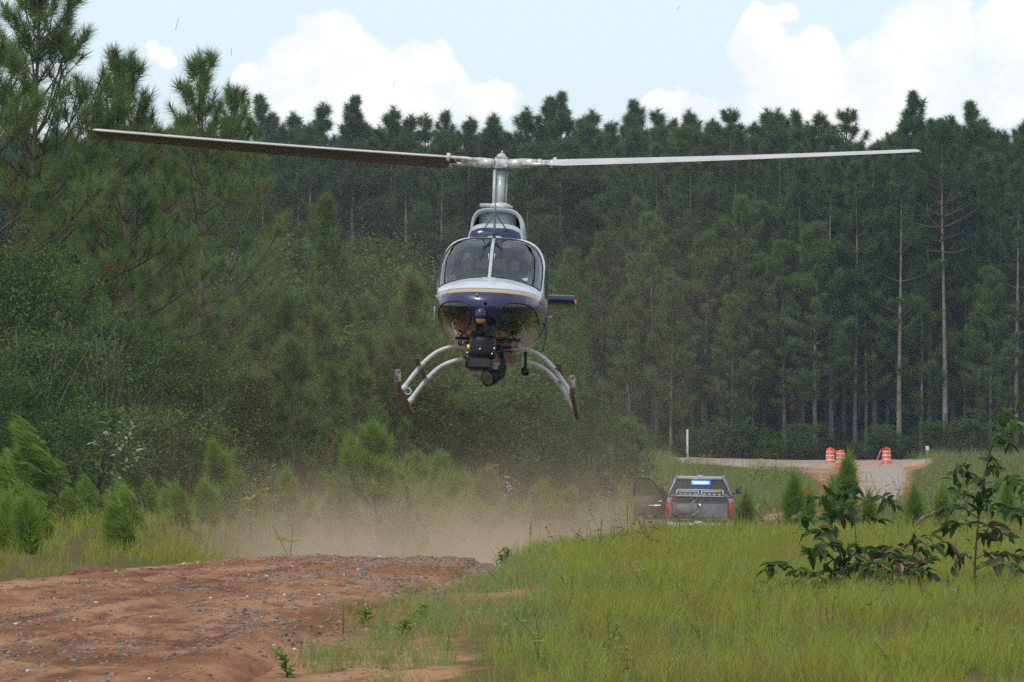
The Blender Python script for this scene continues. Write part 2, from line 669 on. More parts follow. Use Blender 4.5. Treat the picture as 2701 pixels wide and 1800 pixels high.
def soil_material(name, road):
    m = bpy.data.materials.new(name)
    m.use_nodes = True
    T = NT(m.node_tree)
    out = T.n('ShaderNodeOutputMaterial')
    b = T.n('ShaderNodeBsdfPrincipled')
    b.inputs['Roughness'].default_value = 0.95
    b.inputs['Specular IOR Level'].default_value = 0.12
    T.link(b.outputs[0], out.inputs[0])
    tc = T.n('ShaderNodeTexCoord')
    co = tc.outputs['Object']
    mp = T.n('ShaderNodeMapping')
    mp.inputs['Scale'].default_value = (1, 0.34, 1)        # wash marks run along the road
    T.link(co, mp.inputs[0])
    big = T.noise(mp.outputs[0], 0.55, 5, 0.6)
    mid = T.noise(mp.outputs[0], 3.2, 6, 0.65)
    fin = T.noise(co, 38, 4, 0.6)
    at = T.n('ShaderNodeAttribute', attribute_name='tone')
    tan = (0.40, 0.218, 0.120)
    red = (0.262, 0.114, 0.050)
    dark = (0.125, 0.050, 0.026)
    c = T.mixc(T.smooth(big, 0.42, 0.60), tan, red)
    c = T.mixc(T.smooth(mid, 0.50, 0.66), c, red)
    wet = T.noise(mp.outputs[0], 1.5, 6, 0.7, 1.0)
    c = T.mixc(T.m('MULTIPLY', T.smooth(wet, 0.56, 0.70), 0.75), c, dark)
    c = T.mixc(T.smooth(fin, 0.40, 0.7, 0.0, 0.22), c, (0.16, 0.09, 0.06))
    if road:
        rt = T.n('ShaderNodeAttribute', attribute_name='rut')
        rf = T.m('MULTIPLY', rt.outputs['Fac'], T.smooth(T.noise(mp.outputs[0], 2.2, 5, .65), .34, .62))
        c = T.mixc(T.m('MULTIPLY', rf, .85, clamp=True), c, dark)
    if not road:
        lit = T.noise(co, 1.1, 5, 0.6)
        duff = T.mixc(T.smooth(fin, 0.3, 0.7), (0.085, 0.085, 0.020), (0.130, 0.095, 0.038))
        f = T.m('ADD', at.outputs['Fac'], T.m('MULTIPLY', T.m('SUBTRACT', lit, 0.5), 0.9))
        c = T.mixc(T.smooth(f, 0.40, 0.62), duff, c)
    else:
        # far stretch is grey crushed stone
        c = T.mixc(T.smooth(T.m('ADD', at.outputs['Fac'], T.m('MULTIPLY', T.m('SUBTRACT', mid, .5), .8)), 0.3, 0.75), c, T.mixc(fin, (0.27, 0.225, 0.18), (0.41, 0.355, 0.30)))
    T.link(c, b.inputs['Base Color'])
    bp = T.n('ShaderNodeBump')
    bp.inputs['Strength'].default_value = 0.9
    bp.inputs['Distance'].default_value = 0.05
    T.link(T.m('ADD', T.m('MULTIPLY', mid, 1.2), T.m('MULTIPLY', fin, 0.9)), bp.inputs['Height'])
    T.link(bp.outputs[0], b.inputs['Normal'])
    return m


M_SOIL = soil_material('grassy_red_soil', False)
M_ROAD = soil_material('red_clay_road', True)

gxl = axis_lines([(-1500, -300, 150), (-300, -80, 20), (-80, -24, 2.5), (-24, -9, .8), (-9, 9, .3), (9, 24, .8), (24, 80, 2.5), (80, 300, 20), (300, 1500, 150)])
gyl = axis_lines([(-90, 10, 5), (10, 24, 1), (24, 66, .4), (66, 120, 1), (120, 310, 2), (310, 420, 6), (420, 900, 40), (900, 3000, 210)])
GX, GY = np.meshgrid(gxl, gyl)
GZ = ground(GX, GY)
eL, eR = road_edges(np.clip(GY, -20, 272))
dist = np.maximum(eL - GX, GX - eR)
soil = np.where(GX > (eL + eR) / 2, 1 - sstep(0.0, 1.9, dist), 1 - sstep(0.0, 0.5, dist))
soil = np.where((GY > 62) & (GY < 260), (1 - sstep(-.3, .7, dist)) * .8, soil)
soil = np.maximum(soil, 0.8 * np.exp(-((GX - 22.3) / 1.3) ** 2 - ((GY - 262) / 3.0) ** 2))
o = obj('ground', grid_mesh('ground', GX, GY, GZ, True, soil), M_SOIL)
tag(o, 'red clay ground with grass and litter beside the road', 'ground', kind='structure')


def road_strip(name, ys, nu, edge, base_tone, fine):
    Ys = np.repeat(ys[:, None], nu, 1)
    u = np.repeat(np.linspace(-0.06, 1.06, nu)[None], len(ys), 0)
    L, Rr = edge(ys)
    wob = 0.10 * (fbm(ys * .5, ys * 0 + 3, 3, 21) - .5)
    X = (L + wob)[:, None] + (Rr - L)[:, None] * u
    e = np.minimum(u, 1 - u) * (Rr - L)[:, None]           # distance from the edge in m
    Z = ground(X, Ys) + 0.075
    Z = Z - 0.16 * (1 - sstep(-0.12, 0.55, e))
    if fine:
        Z += (fbm(X * 2.8, Ys * .42, 4, 31, .55) - .5) * 0.032
        Z += (fbm(X * 9, Ys * 5, 3, 37) - .5) * 0.030
        Z += (fbm(u * 34, Ys * .10, 3, 93) - .5) * 0.040        # long wheel and grader marks
        for c0, dep in ((.30, .030), (.36, -.018), (.66, .034), (.73, -.02), (.92, -.03)):
            Z -= dep * np.exp(-(((u - c0 + .02 * np.sin(Ys * .21 + c0 * 9)) / .030) ** 2))
        # windrow of loose soil along the left edge
        Z += 0.06 * np.exp(-((e - .25) / .16) ** 2) * (u < .5) * fbm(X * 1.5, Ys * .8, 3, 41)
        # crest where graded clay was pushed up on the left
        Z += 0.015 * np.exp(-((Ys - 60.0) / 1.6) ** 2) * (u < .38)
    else:
        Z += (fbm(X * 1.2, Ys * .6, 3, 31) - .5) * 0.08
    tone = np.broadcast_to(base_tone(X, Ys, u), X.shape)
    me = grid_mesh(name, X, Ys, Z, True, tone)
    # darker, damper soil along the wheel tracks and the edge windrow
    w = .02 * np.sin(Ys * .21 + 3)
    rut = sum(a * np.exp(-(((u - c0 + w) / s0) ** 2)) for c0, s0, a in ((.28, .03, .9), (.36, .018, .6), (.47, .03, .5), (.64, .035, .9), (.72, .02, .7), (.88, .05, .9), (.99, .05, 1.0), (.015, .035, 1.0)))
    rut = np.maximum(rut * .75, sstep(.50, .68, fbm(u * 30 + .02 * Ys, Ys * .09, 3, 91)))
    at = me.attributes.new('rut', 'FLOAT', 'POINT')
    at.data.foreach_set('value', np.clip(rut, 0, 1).astype(np.float32).ravel())
    return me


near_y = np.concatenate([np.arange(-20, 22, 2.0), np.arange(22, 64, .085), np.arange(64, 110, .8)])
o = obj('dirt_road', road_strip('dirt_road', near_y, 118, road_edges, lambda X, Y, u: 0.0 * X, True), M_ROAD)
tag(o, 'red clay road scattered with gravel climbing to a crest', 'road', kind='structure')
o = obj('gravel_road', road_strip('gravel_road', np.arange(109.2, 273, .6), 60, road_edges,
                                  lambda X, Y, u: (.42 + .5 * sstep(.2, .9, u + .6 * (fbm(X * .5, Y * .3, 3, 77) - .5))) * sstep(185, 225, Y), False), M_ROAD)
tag(o, 'tan and grey gravel road rising to the orange barrels', 'road', kind='structure')


def side_edges(ys):
    """the cross road leaves to the left behind the bank; ys measured along it"""
    return ys


# cross road: runs left and away from the junction
s = np.linspace(0, 1, 60)
cx = 22.5 - 34 * s
cyy = 269 + 6 * s + 22 * s ** 2
nu = 14
U = np.linspace(-.5, .5, nu)
X = cx[:, None] + 0 * U[None]
Y = cyy[:, None] + 9.5 * U[None]
Z = ground(X, Y) + 0.24 - 0.5 * sstep(.40, .5, np.abs(U))[None] + (fbm(X * .9, Y * .9, 3, 5) - .5) * .08
o = obj('gravel_road', grid_mesh('cross_road', X, Y, Z, True, np.full(X.shape, .62)), M_ROAD)
tag(o, 'pale gravel cross road running left behind the orange barrels', 'road', kind='structure')

# ------------------------------------------------------------------ gravel and clods on the near road
def stones(n, ymin, ymax, rmin, rmax, seed, dens, mats):
    rg = np.random.default_rng(seed)
    bm = bmesh.new()
    bmesh.ops.create_icosphere(bm, subdivisions=1, radius=1.0)
    bv = np.array([v.co[:] for v in bm.verts])
    bf = np.array([[v.index for v in f.verts] for f in bm.faces])
    bm.free()
    y = ymin + (ymax - ymin) * rg.random(n * 4)
    L, Rr = road_edges(y)
    u = rg.random(n * 4) * 1.12 - .03
    x = L + (Rr - L) * u
    k = dens(x, y, u) > rg.random(n * 4)
    x, y = x[k][:n], y[k][:n]
    n = len(x)
    r = rmin * (rmax / rmin) ** (rg.random(n) ** 2.2)
    Z = ROAD_SURF(x, y)
    sh = np.stack([.75 + .6 * rg.random(n), .75 + .6 * rg.random(n), .5 + .3 * rg.random(n)], -1) * r[:, None]
    V = bv[None] * (1 + .22 * rg.normal(size=(n, len(bv), 1))) * sh[:, None]
    a = rg.random(n) * 6.28
    ca, sa = np.cos(a)[:, None], np.sin(a)[:, None]
    V = np.stack([V[..., 0] * ca - V[..., 1] * sa, V[..., 0] * sa + V[..., 1] * ca, V[..., 2]], -1)
    V += np.stack([x, y, Z + sh[:, 2] * .05], -1)[:, None]
    F = bf[None] + (np.arange(n) * len(bv))[:, None, None]
    g = Geo()
    g.add(V.reshape(-1, 3), F.reshape(-1, 3), 0, np.repeat(rg.random(n), len(bv)))
    return g.mesh('gravel', mats, False, True)


_rm = bpy.data.objects['dirt_road'].data
_co = np.empty(len(_rm.vertices) * 3, np.float32)
_rm.vertices.foreach_get('co', _co)
_co = _co.reshape(len(near_y), 118, 3).astype(float)


def ROAD_SURF(x, y):
    i = np.clip(np.searchsorted(near_y, y) - 1, 0, len(near_y) - 2)
    row = _co[i]
    L, Rr = road_edges(y)
    u = np.clip(((x - row[:, 0, 0]) / (row[:, -1, 0] - row[:, 0, 0])) * 117, 0, 116.99)
    j = u.astype(int)
    k = np.arange(len(x))
    zr = row[k, j, 2] * (1 - (u - j)) + row[k, j + 1, 2] * (u - j)
    return np.maximum(zr, ground(x, y))


def stone_mat(name, a, b, c):
    m = bpy.data.materials.new(name)
    m.use_nodes = True
    T = NT(m.node_tree)
    out = T.n('ShaderNodeOutputMaterial')
    p = T.n('ShaderNodeBsdfPrincipled')
    p.inputs['Roughness'].default_value = 0.85
    at = T.n('ShaderNodeAttribute', attribute_name='tone')
    t = at.outputs['Fac']
    col = T.mixc(T.smooth(t, 0.0, 0.6), a, b)
    col = T.mixc(T.smooth(t, 0.975, 0.98), col, c)
    T.link(col, p.inputs['Base Color'])
    T.link(p.outputs[0], out.inputs[0])
    return m


M_STONE = stone_mat('road_gravel', (0.065, 0.052, 0.050), (0.19, 0.140, 0.115), (0.5, 0.45, 0.40))
M_CLOD = stone_mat('clay_clods', (0.16, 0.055, 0.025), (0.30, 0.115, 0.05), (0.36, 0.16, 0.08))


def band(x, y, u):
    n1 = fbm(x * 1.1, y * .35, 3, 51)
    d = .12 + .9 * sstep(.52, .72, n1)
    d = d + .75 * sstep(.80, .97, u) * sstep(46, 54, y) + .5 * sstep(.55, .8, u) * sstep(50, 57, y) * n1
    return np.clip(d, 0, 1)


o = obj('gravel', stones(24000, 25, 61.5, .004, .022, 3, band, M_STONE))
tag(o, 'loose grey gravel strewn over the red clay road', 'gravel', kind='stuff')
o = obj('clay_clods', stones(6500, 25, 61.5, .005, .024, 4, lambda x, y, u: .2 + .8 * sstep(.5, .75, fbm(x * .9 + 40, y * .3, 3, 61)) + .9 * (u < .09), M_CLOD))
tag(o, 'small red clay clods crumbled along the road', 'soil clods', kind='stuff')
# ================================================================== plants
M_BARK = mat('pine_bark', (0.105, 0.078, 0.066), 0.95, bump=0.9, bscale=14, vary=0.45, vscale=5)
M_BARK_PALE = mat('forest_pine_bark', (0.155, 0.130, 0.118), 0.95, bump=0.8, bscale=9, vary=0.4, vscale=3)
M_TWIG = mat('twig_bark', (0.07, 0.05, 0.042), 0.9)
M_DEADWOOD = mat('dead_twigs', (0.13, 0.115, 0.105), 0.9)
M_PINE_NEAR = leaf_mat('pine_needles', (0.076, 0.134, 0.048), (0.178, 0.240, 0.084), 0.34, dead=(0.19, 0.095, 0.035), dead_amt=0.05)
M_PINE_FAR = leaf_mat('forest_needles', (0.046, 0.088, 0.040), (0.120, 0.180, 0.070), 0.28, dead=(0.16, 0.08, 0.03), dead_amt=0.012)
M_PINE_YOUNG = leaf_mat('young_pine_needles', (0.140, 0.210, 0.048), (0.250, 0.330, 0.082), 0.45)
M_SHRUB = leaf_mat('shrub_leaves', (0.040, 0.074, 0.027), (0.118, 0.166, 0.060), 0.30)
M_SHRUB_PALE = leaf_mat('shrub_leaves_olive', (0.062, 0.090, 0.034), (0.138, 0.172, 0.066), 0.3)
M_SHRUB_YEL = leaf_mat('shrub_leaves_yellow', (0.13, 0.14, 0.03), (0.24, 0.22, 0.04), 0.35)
M_SAPLING = leaf_mat('sapling_leaves', (0.024, 0.054, 0.012), (0.062, 0.110, 0.022), 0.36, gloss=0.16, rough=0.4)
M_SAPLING_BROWN = leaf_mat('sapling_leaves_brown', (0.060, 0.030, 0.018), (0.11, 0.055, 0.022), 0.22, gloss=0.4, rough=0.38)
M_SAPLING_ORANGE = leaf_mat('sapling_leaves_orange', (0.42, 0.15, 0.03), (0.5, 0.2, 0.04), 0.3)
M_SAPLING_LIGHT = leaf_mat('sapling_leaves_light', (0.075, 0.135, 0.028), (0.11, 0.18, 0.04), 0.4, gloss=0.4, rough=0.4)
M_PALE_LEAF = leaf_mat('pale_leaf_undersides', (0.15, 0.19, 0.12), (0.32, 0.35, 0.28), 0.3, gloss=0.3)
M_STEM = mat('sapling_stem', (0.075, 0.042, 0.035), 0.7)
M_GRASS = leaf_mat('field_grass', (0.175, 0.235, 0.036), (0.365, 0.405, 0.085), 0.42, dead=(0.27, 0.165, 0.085), dead_amt=0.15, patch=(0.255, 0.25, 0.075))
M_GRASS_BLUE = leaf_mat('wiry_grass', (0.130, 0.185, 0.065), (0.270, 0.330, 0.140), 0.38, dead=(0.28, 0.20, 0.10), dead_amt=0.12)
M_GRASS_DRY = leaf_mat('seed_stalks', (0.14, 0.12, 0.04), (0.25, 0.19, 0.07), 0.3)
M_WEED = leaf_mat('weed_leaves', (0.15, 0.23, 0.055), (0.27, 0.36, 0.10), 0.35)
M_WEED_DRY = leaf_mat('dried_weed', (0.055, 0.040, 0.028), (0.12, 0.085, 0.05), 0.2)


def needles(g, P, D, k, L, w, spread, axial, rg, wind=(0, 0, 0), droop=0.12, mi=0, tone=None):
    """tufts of single triangles; P tips, D directions"""
    P, D = np.asarray(P, float), norm(np.asarray(D, float))
    n = len(P)
    L = np.broadcast_to(np.asarray(L, float), (n,))
    t = rg.random((n, k, 1))
    Dn = D[:, None]
    Rr = rg.normal(size=(n, k, 3))
    Rr = norm(Rr - (Rr * Dn).sum(-1, keepdims=True) * Dn)
    a = spread * (0.25 + 0.75 * (1 - t)) * (.7 + .6 * rg.random((n, k, 1)))
    d = Dn * np.cos(a) + Rr * np.sin(a)
    d[..., 2] -= droop * rg.random((n, k))
    d = norm(d + np.asarray(wind, float))
    base = P[:, None] - Dn * axial * (1 - t)
    tip = base + d * (L[:, None, None] * (.7 + .45 * rg.random((n, k, 1))))
    side = norm(np.cross(d, rg.normal(size=(n, k, 3)))) * w * .5
    V = np.stack([base - side, base + side, tip], 2).reshape(-1, 3)
    if tone is None:
        tone = np.clip(.5 + .28 * rg.normal(size=n), 0, 1)
    tone = np.broadcast_to(tone, (n,))
    tv = np.clip(np.repeat(tone, k * 3), 0, 1)
    g.add(V, np.arange(n * k * 3).reshape(-1, 3), mi, tv)


def pine(h, r0, lo, blen, whorls, per, rg, k, L, w, sub=2.2, wind=(0, 0, 0), up0=8, up1=55, tip_len=.25, spread=1.15, bare=0, fork=False,
         sides=7, taper=.75, prof_pow=.8, gap=.1, wob=.02):
    """returns trunk, branches, crown Geo; base at the origin"""
    tr, br, cr = Geo(), Geo(), Geo()
    m = 12
    zz = np.linspace(0, 1, m)
    ph = rg.random(2) * 6.28
    bend = wob * h
    path = np.stack([bend * np.sin(zz * 4 + ph[0]) * zz, bend * np.sin(zz * 3.3 + ph[1]) * zz, zz * h], -1)
    wv = np.asarray(wind, float)
    path[:, :2] += wv[:2] * h * .35 * (zz ** 2)[:, None]
    tr.tube(path, r0 * (1 - .88 * zz ** taper), sides)
    def at(t):
        return np.array([np.interp(t, zz, path[:, q]) for q in range(3)])
    tips, dirs, tones = [], [], []
    def leader(p, d, n=3, s=.35):
        tips.append(p)
        dirs.append(d)
        for _ in range(n):
            q = norm(d + s * rg.normal(size=3))
            tips.append(p - d * tip_len * rg.random() + q * .05)
            dirs.append(q)
    leader(path[-1] + np.array([0, 0, tip_len * .8]), norm(path[-1] - path[-2]), 2, .3)
    ws = (np.arange(whorls) + .3 * rg.random(whorls)) / whorls
    ts = lo + (1 - lo) * (1 - (1 - ws) ** 1.18)
    for f in (.2, .45, .75):
        leader(path[-1] - (path[-1] - path[-2]) / np.linalg.norm(path[-1] - path[-2]) * tip_len * 3 * f, norm(path[-1] - path[-2] + .3 * rg.normal(size=3) * h / m), 1, .7)
    for t in ts:
        v = (t - lo) / (1 - lo)
        if rg.random() < gap * (1 - v):
            continue
        a0 = rg.random() * 6.28
        n = max(2, int(per + rg.integers(-1, 2)))
        for q in range(n):
            az = a0 + q * 6.283 / n + rg.normal() * .35
            prof = (1 - v) ** prof_pow * (.55 + .45 * min(1, v / .22)) + .10
            l = blen * prof * (.65 + .6 * rg.random())
            e0 = R(up0 + (up1 - up0) * v + rg.normal() * 8)
            e1 = e0 + R(28)
            hd = np.array([math.cos(az), math.sin(az), 0])
            b0 = at(t)
            nseg = 5
            pts = [b0]
            for s_ in range(nseg):
                e = e0 + (e1 - e0) * s_ / (nseg - 1)
                stp = hd * math.cos(e) + np.array([0, 0, math.sin(e)]) + .10 * rg.normal(size=3) + wv * (.25 + .5 * s_ / nseg)
                pts.append(pts[-1] + norm(stp) * l / nseg)
            pts = np.array(pts)
            rb = max(.004, r0 * .32 * (1 - .6 * v) * min(1, l / blen + .3))
            br.tube(pts, np.linspace(rb, rb * .3, len(pts)), 4, cap=False)
            dead = bare > 0 and v < bare and rg.random() < .75
            if dead:
                continue
            dd = norm(pts[-1] - pts[-2])
            leader(pts[-1], dd, 2)
            ns = int(sub * l + rg.random() * 1.3)
            for _ in range(ns):
                f = .35 + .6 * rg.random()
                p0 = np.array([np.interp(f * nseg, np.arange(nseg + 1), pts[:, c]) for c in range(3)])
                sdv = norm(np.cross(dd, [0, 0, 1])) * rg.choice([-1, 1])
                d2 = norm(dd * .8 + sdv * (.5 + .6 * rg.random()) + np.array([0, 0, .25 + .3 * rg.random()]))
                l2 = l * (.18 + .25 * rg.random()) * (1.25 - f * .6)
                p1 = p0 + d2 * l2
                br.tube(np.array([p0, (p0 + p1) / 2 - [0, 0, .02 * l2], p1]), [rb * .4, rb * .3, rb * .2], 3, cap=False)
                leader(p1, norm(d2 + [0, 0, .35]), 1)
                if l2 > tip_len * 2:
                    tips.append(p0 + d2 * l2 * .5)
                    dirs.append(norm(d2 + .4 * rg.normal(size=3)))
    tips, dirs = np.array(tips), np.array(dirs)
    needles(cr, tips, dirs, k, L, w, spread, tip_len, rg, wind=wv * 1.0)
    return tr, br, cr


def bush(h, wd, clumps, per, leaf, rg, stems=5, flat=.8, twigs=True, mi=0):
    """broadleaf shrub: stems and leaf Geo, base at the origin"""
    st, lf = Geo(), Geo()
    # clump centres through an uneven dome
    u = rg.random(clumps)
    az = rg.random(clumps) * 6.283
    rad = wd * .5 * np.sqrt(rg.random(clumps)) * (.55 + .6 * rg.random(clumps))
    zz = h * (.12 + .86 * u ** .8)
    lim = np.sqrt(np.clip(1 - (np.abs(zz / h - .42) / .62) ** 2.4, .04, 1))
    C = np.stack([rad * lim * np.cos(az), rad * lim * np.sin(az), zz], -1)
    roots = rg.normal(size=(stems, 3)) * [.05 * wd, .05 * wd, 0]
    for c in C[:: max(1, clumps // 34)]:
        r0 = roots[rg.integers(stems)]
        mid = (r0 + c) / 2 + rg.normal(size=3) * .06 * wd
        mid[2] = max(mid[2], .1)
        st.tube(arc(r0, mid, c, 5), np.linspace(.012 * h ** .8, .003, 5), 4, cap=False)
    n = clumps * per
    cr = (.030 * (h + wd)) * (.5 + .9 * rg.random(clumps))
    P = np.repeat(C, per, 0) + norm(rg.normal(size=(n, 3))) * (1.75 * rg.random(n) ** .5 * np.repeat(cr, per))[:, None] * [1, 1, flat]
    P[:, 2] = np.maximum(P[:, 2], .04)
    D = norm(rg.normal(size=(n, 3)) * [1, 1, .6] + [0, 0, -.1])
    S = norm(np.cross(D, norm(rg.normal(size=(n, 3)) * [.6, .6, .3] + [0, 0, 1])))
    l = leaf * (.6 + .8 * rg.random(n))[:, None]
    V = np.stack([P, P + D * l * .5 + S * l * .26, P + D * l, P + D * l * .5 - S * l * .26], 1).reshape(-1, 3)
    F = np.arange(n * 4).reshape(-1, 4)
    tone = np.clip(np.repeat(.45 + .27 * rg.normal(size=clumps), per) + .16 * rg.normal(size=n), 0, 1)
    lf.add(V, F, mi, np.repeat(tone, 4))
    return st, lf


def plant(name, label, cat, parts, loc, rz=0.0, sc=1.0, group=None):
    """a thing made of (part name, mesh) pairs"""
    t = empty(name, loc, rz)
    t.scale = (sc, sc, sc) if np.isscalar(sc) else sc
    tag(t, label, cat, group)
    for pn, me in parts:
        q = obj(pn, me, None, t)
        if pn in ('branches', 'stems'):
            q['kind'] = 'stuff'
    return t


def pine_parts(args, mb, mn, name, rg):
    tr, br, cr = pine(rg=rg, **args)
    return [('trunk', tr.mesh(name + '_trunk', mb, True)), ('branches', br.mesh(name + '_branches', M_TWIG)), ('crown', cr.mesh(name + '_crown', mn, False, True))]


# ------------------------------------------------------------------ forest wall
rg = np.random.default_rng(101)
FAR = []       # unit-height variants are built at real size and scaled slightly
far_spec = [dict(h=18, r0=.17, lo=.36, blen=2.3, whorls=14, per=4), dict(h=18.5, r0=.19, lo=.33, blen=2.7, whorls=13, per=5),
            dict(h=17.5, r0=.16, lo=.42, blen=1.9, whorls=11, per=4), dict(h=18, r0=.18, lo=.27, blen=2.5, whorls=15, per=4),
            dict(h=19, r0=.20, lo=.44, blen=2.6, whorls=10, per=5), dict(h=18, r0=.15, lo=.38, blen=2.0, whorls=13, per=4, bare=.15)]
for q, sp in enumerate(far_spec):
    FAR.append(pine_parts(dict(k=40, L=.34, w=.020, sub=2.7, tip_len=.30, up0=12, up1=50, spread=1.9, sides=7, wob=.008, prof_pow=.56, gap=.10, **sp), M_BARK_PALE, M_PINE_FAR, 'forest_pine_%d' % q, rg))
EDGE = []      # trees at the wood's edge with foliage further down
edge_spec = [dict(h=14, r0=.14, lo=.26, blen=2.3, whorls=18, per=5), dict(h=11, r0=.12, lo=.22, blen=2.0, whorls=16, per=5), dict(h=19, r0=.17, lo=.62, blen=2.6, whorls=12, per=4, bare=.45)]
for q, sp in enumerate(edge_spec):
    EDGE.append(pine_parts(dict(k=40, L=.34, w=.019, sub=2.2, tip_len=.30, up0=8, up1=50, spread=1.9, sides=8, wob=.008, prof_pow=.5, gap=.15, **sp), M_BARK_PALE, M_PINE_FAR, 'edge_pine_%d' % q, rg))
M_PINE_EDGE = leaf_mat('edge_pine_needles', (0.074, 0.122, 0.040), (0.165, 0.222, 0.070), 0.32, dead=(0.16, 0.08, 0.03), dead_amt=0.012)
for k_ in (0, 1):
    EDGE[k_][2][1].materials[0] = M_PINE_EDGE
FAR_H = [s_['h'] for s_ in far_spec]
EDGE_H = [s_['h'] for s_ in edge_spec]

tree_spots = []    # x, y used


def forest_tree(parts, h0, x, y, h, label, group, wide=1.18, rz=None):
    z = float(ground(x, y)) - .1
    s_ = h / h0
    t = plant('pine_tree', label, 'pine tree', parts, (x, y, z), rg.random() * 6.28 if rz is None else rz, (s_ * wide, s_ * wide, s_), group)
    tree_spots.append((x, y))
    return t


TALL = pine_parts(dict(h=19.5, r0=.2, lo=.34, blen=3.0, whorls=19, per=5, k=36, L=.34, w=.020, sub=2.2, tip_len=.30, up0=12, up1=55, spread=1.8, sides=7, wob=.006, prof_pow=.7, gap=.08), M_BARK_PALE, M_PINE_FAR, 'tall_pine', rg)
# trees whose heads stand clear on the skyline: column, top row, distance, variant, label
sky_trees = [
    (695, 243, 300, 0, 'tall pine on the skyline directly under the left end of the white cloud'),
    (766, 287, 303, 2, 'slender skyline pine with two small round tufts, left of the cloud\'s middle'),
    (850, 262, 300, 2, 'narrow spire-topped skyline pine under the tall cloud tower'),
    (931, 245, 297, 1, 'broad-headed skyline pine below the highest cloud head'),
    (1036, 270, 301, 0, 'skyline pine with tiered crown under the second cloud head'),
    (1084, 295, 305, 2, 'thin skyline pine just right of the tiered one under the cloud'),
    (1126, 291, 306, 2, 'pencil-thin skyline pine left above the rotor hub'),
    (1183, 283, 303, 5, 'skyline pine with two separate round heads left above the rotor hub'),
    (1304, 289, 302, 3, 'low rounded skyline pine straight above the rotor mast'),
    (1384, 273, 300, 0, 'skyline pine just right of the rotor mast'),
    (1441, 249, 298, 2, 'pointed skyline pine at the right foot of the left cloud'),
    (1481, 235, 296, 1, 'tallest broad skyline pine right of the rotor mast'),
    (1556, 281, 301, 2, 'small pointed skyline pine between the two clouds'),
    (1676, 258, 299, 0, 'dark skyline pine standing up left of the small cloud'),
    (1745, 279, 302, 2, 'skyline pine in front of the small low cloud'),
    (1811, 279, 300, 3, 'bushy skyline pine at the right edge of the small cloud'),
    (1928, 279, 303, 4, 'open-crowned skyline pine left of the big right cloud'),
    (2015, 277, 300, 2, 'skyline pine below the left horn of the right cloud'),
    (2059, 277, 299, 0, 'skyline pine just right of the one below the cloud horn'),
    (2091, 281, 301, 5, 'skyline pine below the dip of the right cloud'),
    (2155, 283, 300, 3, 'skyline pine below the round knob of the right cloud'),
    (2230, 279, 298, 4, 'last broad skyline pine left of the gap in the trees'),
    (2406, 234, 293, 1, 'tallest dark pine right of the gap, above the right rotor tip'),
    (2502, 298, 297, 2, 'thin skyline pine between the two tallest pines at right'),
    (2570, 260, 294, 0, 'second tallest dark pine near the right edge of the skyline'),
    (2695, 306, 293, 3, 'skyline pine cut by the right edge of the picture')]
for (px, py, d, v, lab) in sky_trees:
    x = gx(px, d)
    h = gz(py, d) - float(ground(x, d)) + .1
    if py < 262:
        forest_tree(TALL, 20, x, d, h, lab, 'pines on the skyline', 1.3)
    else:
        forest_tree(FAR[v], FAR_H[v] + .5, x, d, h, lab, 'pines on the skyline', 1.3)

# trees at the wood's edge on the right whose bare trunks can be told apart
trunk_trees = [
    (1733, 287, 17.5, 'F', 4, 'pine with thick pale trunk straight above the parked truck'),
    (1825, 286, 17, 'F', 0, 'pine trunk rising behind the white marker post'),
    (1985, 284, 11.2, 'E', 1, 'short light green pine at the wood edge above the cross road'),
    (2015, 286, 14.2, 'E', 0, 'bushy mid-height pine leaning over the short light green one'),
    (2115, 285, 17.6, 'F', 3, 'pine with stout trunk midway between marker post and barrels'),
    (2192, 284, 17, 'F', 0, 'pine trunk directly above the leftmost orange barrel'),
    (2227, 286, 17.5, 'F', 2, 'pine trunk directly above the middle orange barrel'),
    (2255, 283.5, 16.5, 'F', 5, 'pine trunk just right of the middle orange barrel'),
    (2306, 285, 17.5, 'F', 4, 'pine trunk left above the rightmost orange barrel'),
    (2311, 289, 17, 'F', 2, 'thin pine trunk behind the sagging red tape'),
    (2372, 283, 17.2, 'F', 0, 'slightly leaning pine trunk right of the rightmost barrel'),
    (2391, 289, 16.5, 'F', 5, 'thin dark pine trunk behind the leaning one right of the barrels'),
    (2452, 285, 17.5, 'F', 2, 'pine trunk standing behind the small white sign'),
    (2492, 282.5, 18.6, 'E', 2, 'tall pale-trunked pine with bare dead limbs right of the white sign'),
    (2512, 287, 17, 'F', 4, 'darker pine trunk close behind the tall pale one'),
    (2576, 288, 17.5, 'F', 1, 'pine trunk in the dark wood left of the arching sapling'),
    (2632, 285, 17, 'F', 5, 'pine trunk in the dark wood beside the arching sapling top'),
    (2680, 283, 16.5, 'F', 0, 'pine trunk at the far right of the wood')]
for (px, d, h, kind, v, lab) in trunk_trees:
    P_, H_ = (FAR, FAR_H) if kind == 'F' else (EDGE, EDGE_H)
    forest_tree(P_[v], H_[v], gx(px, d), d, h, lab, 'pines along the edge of the wood')

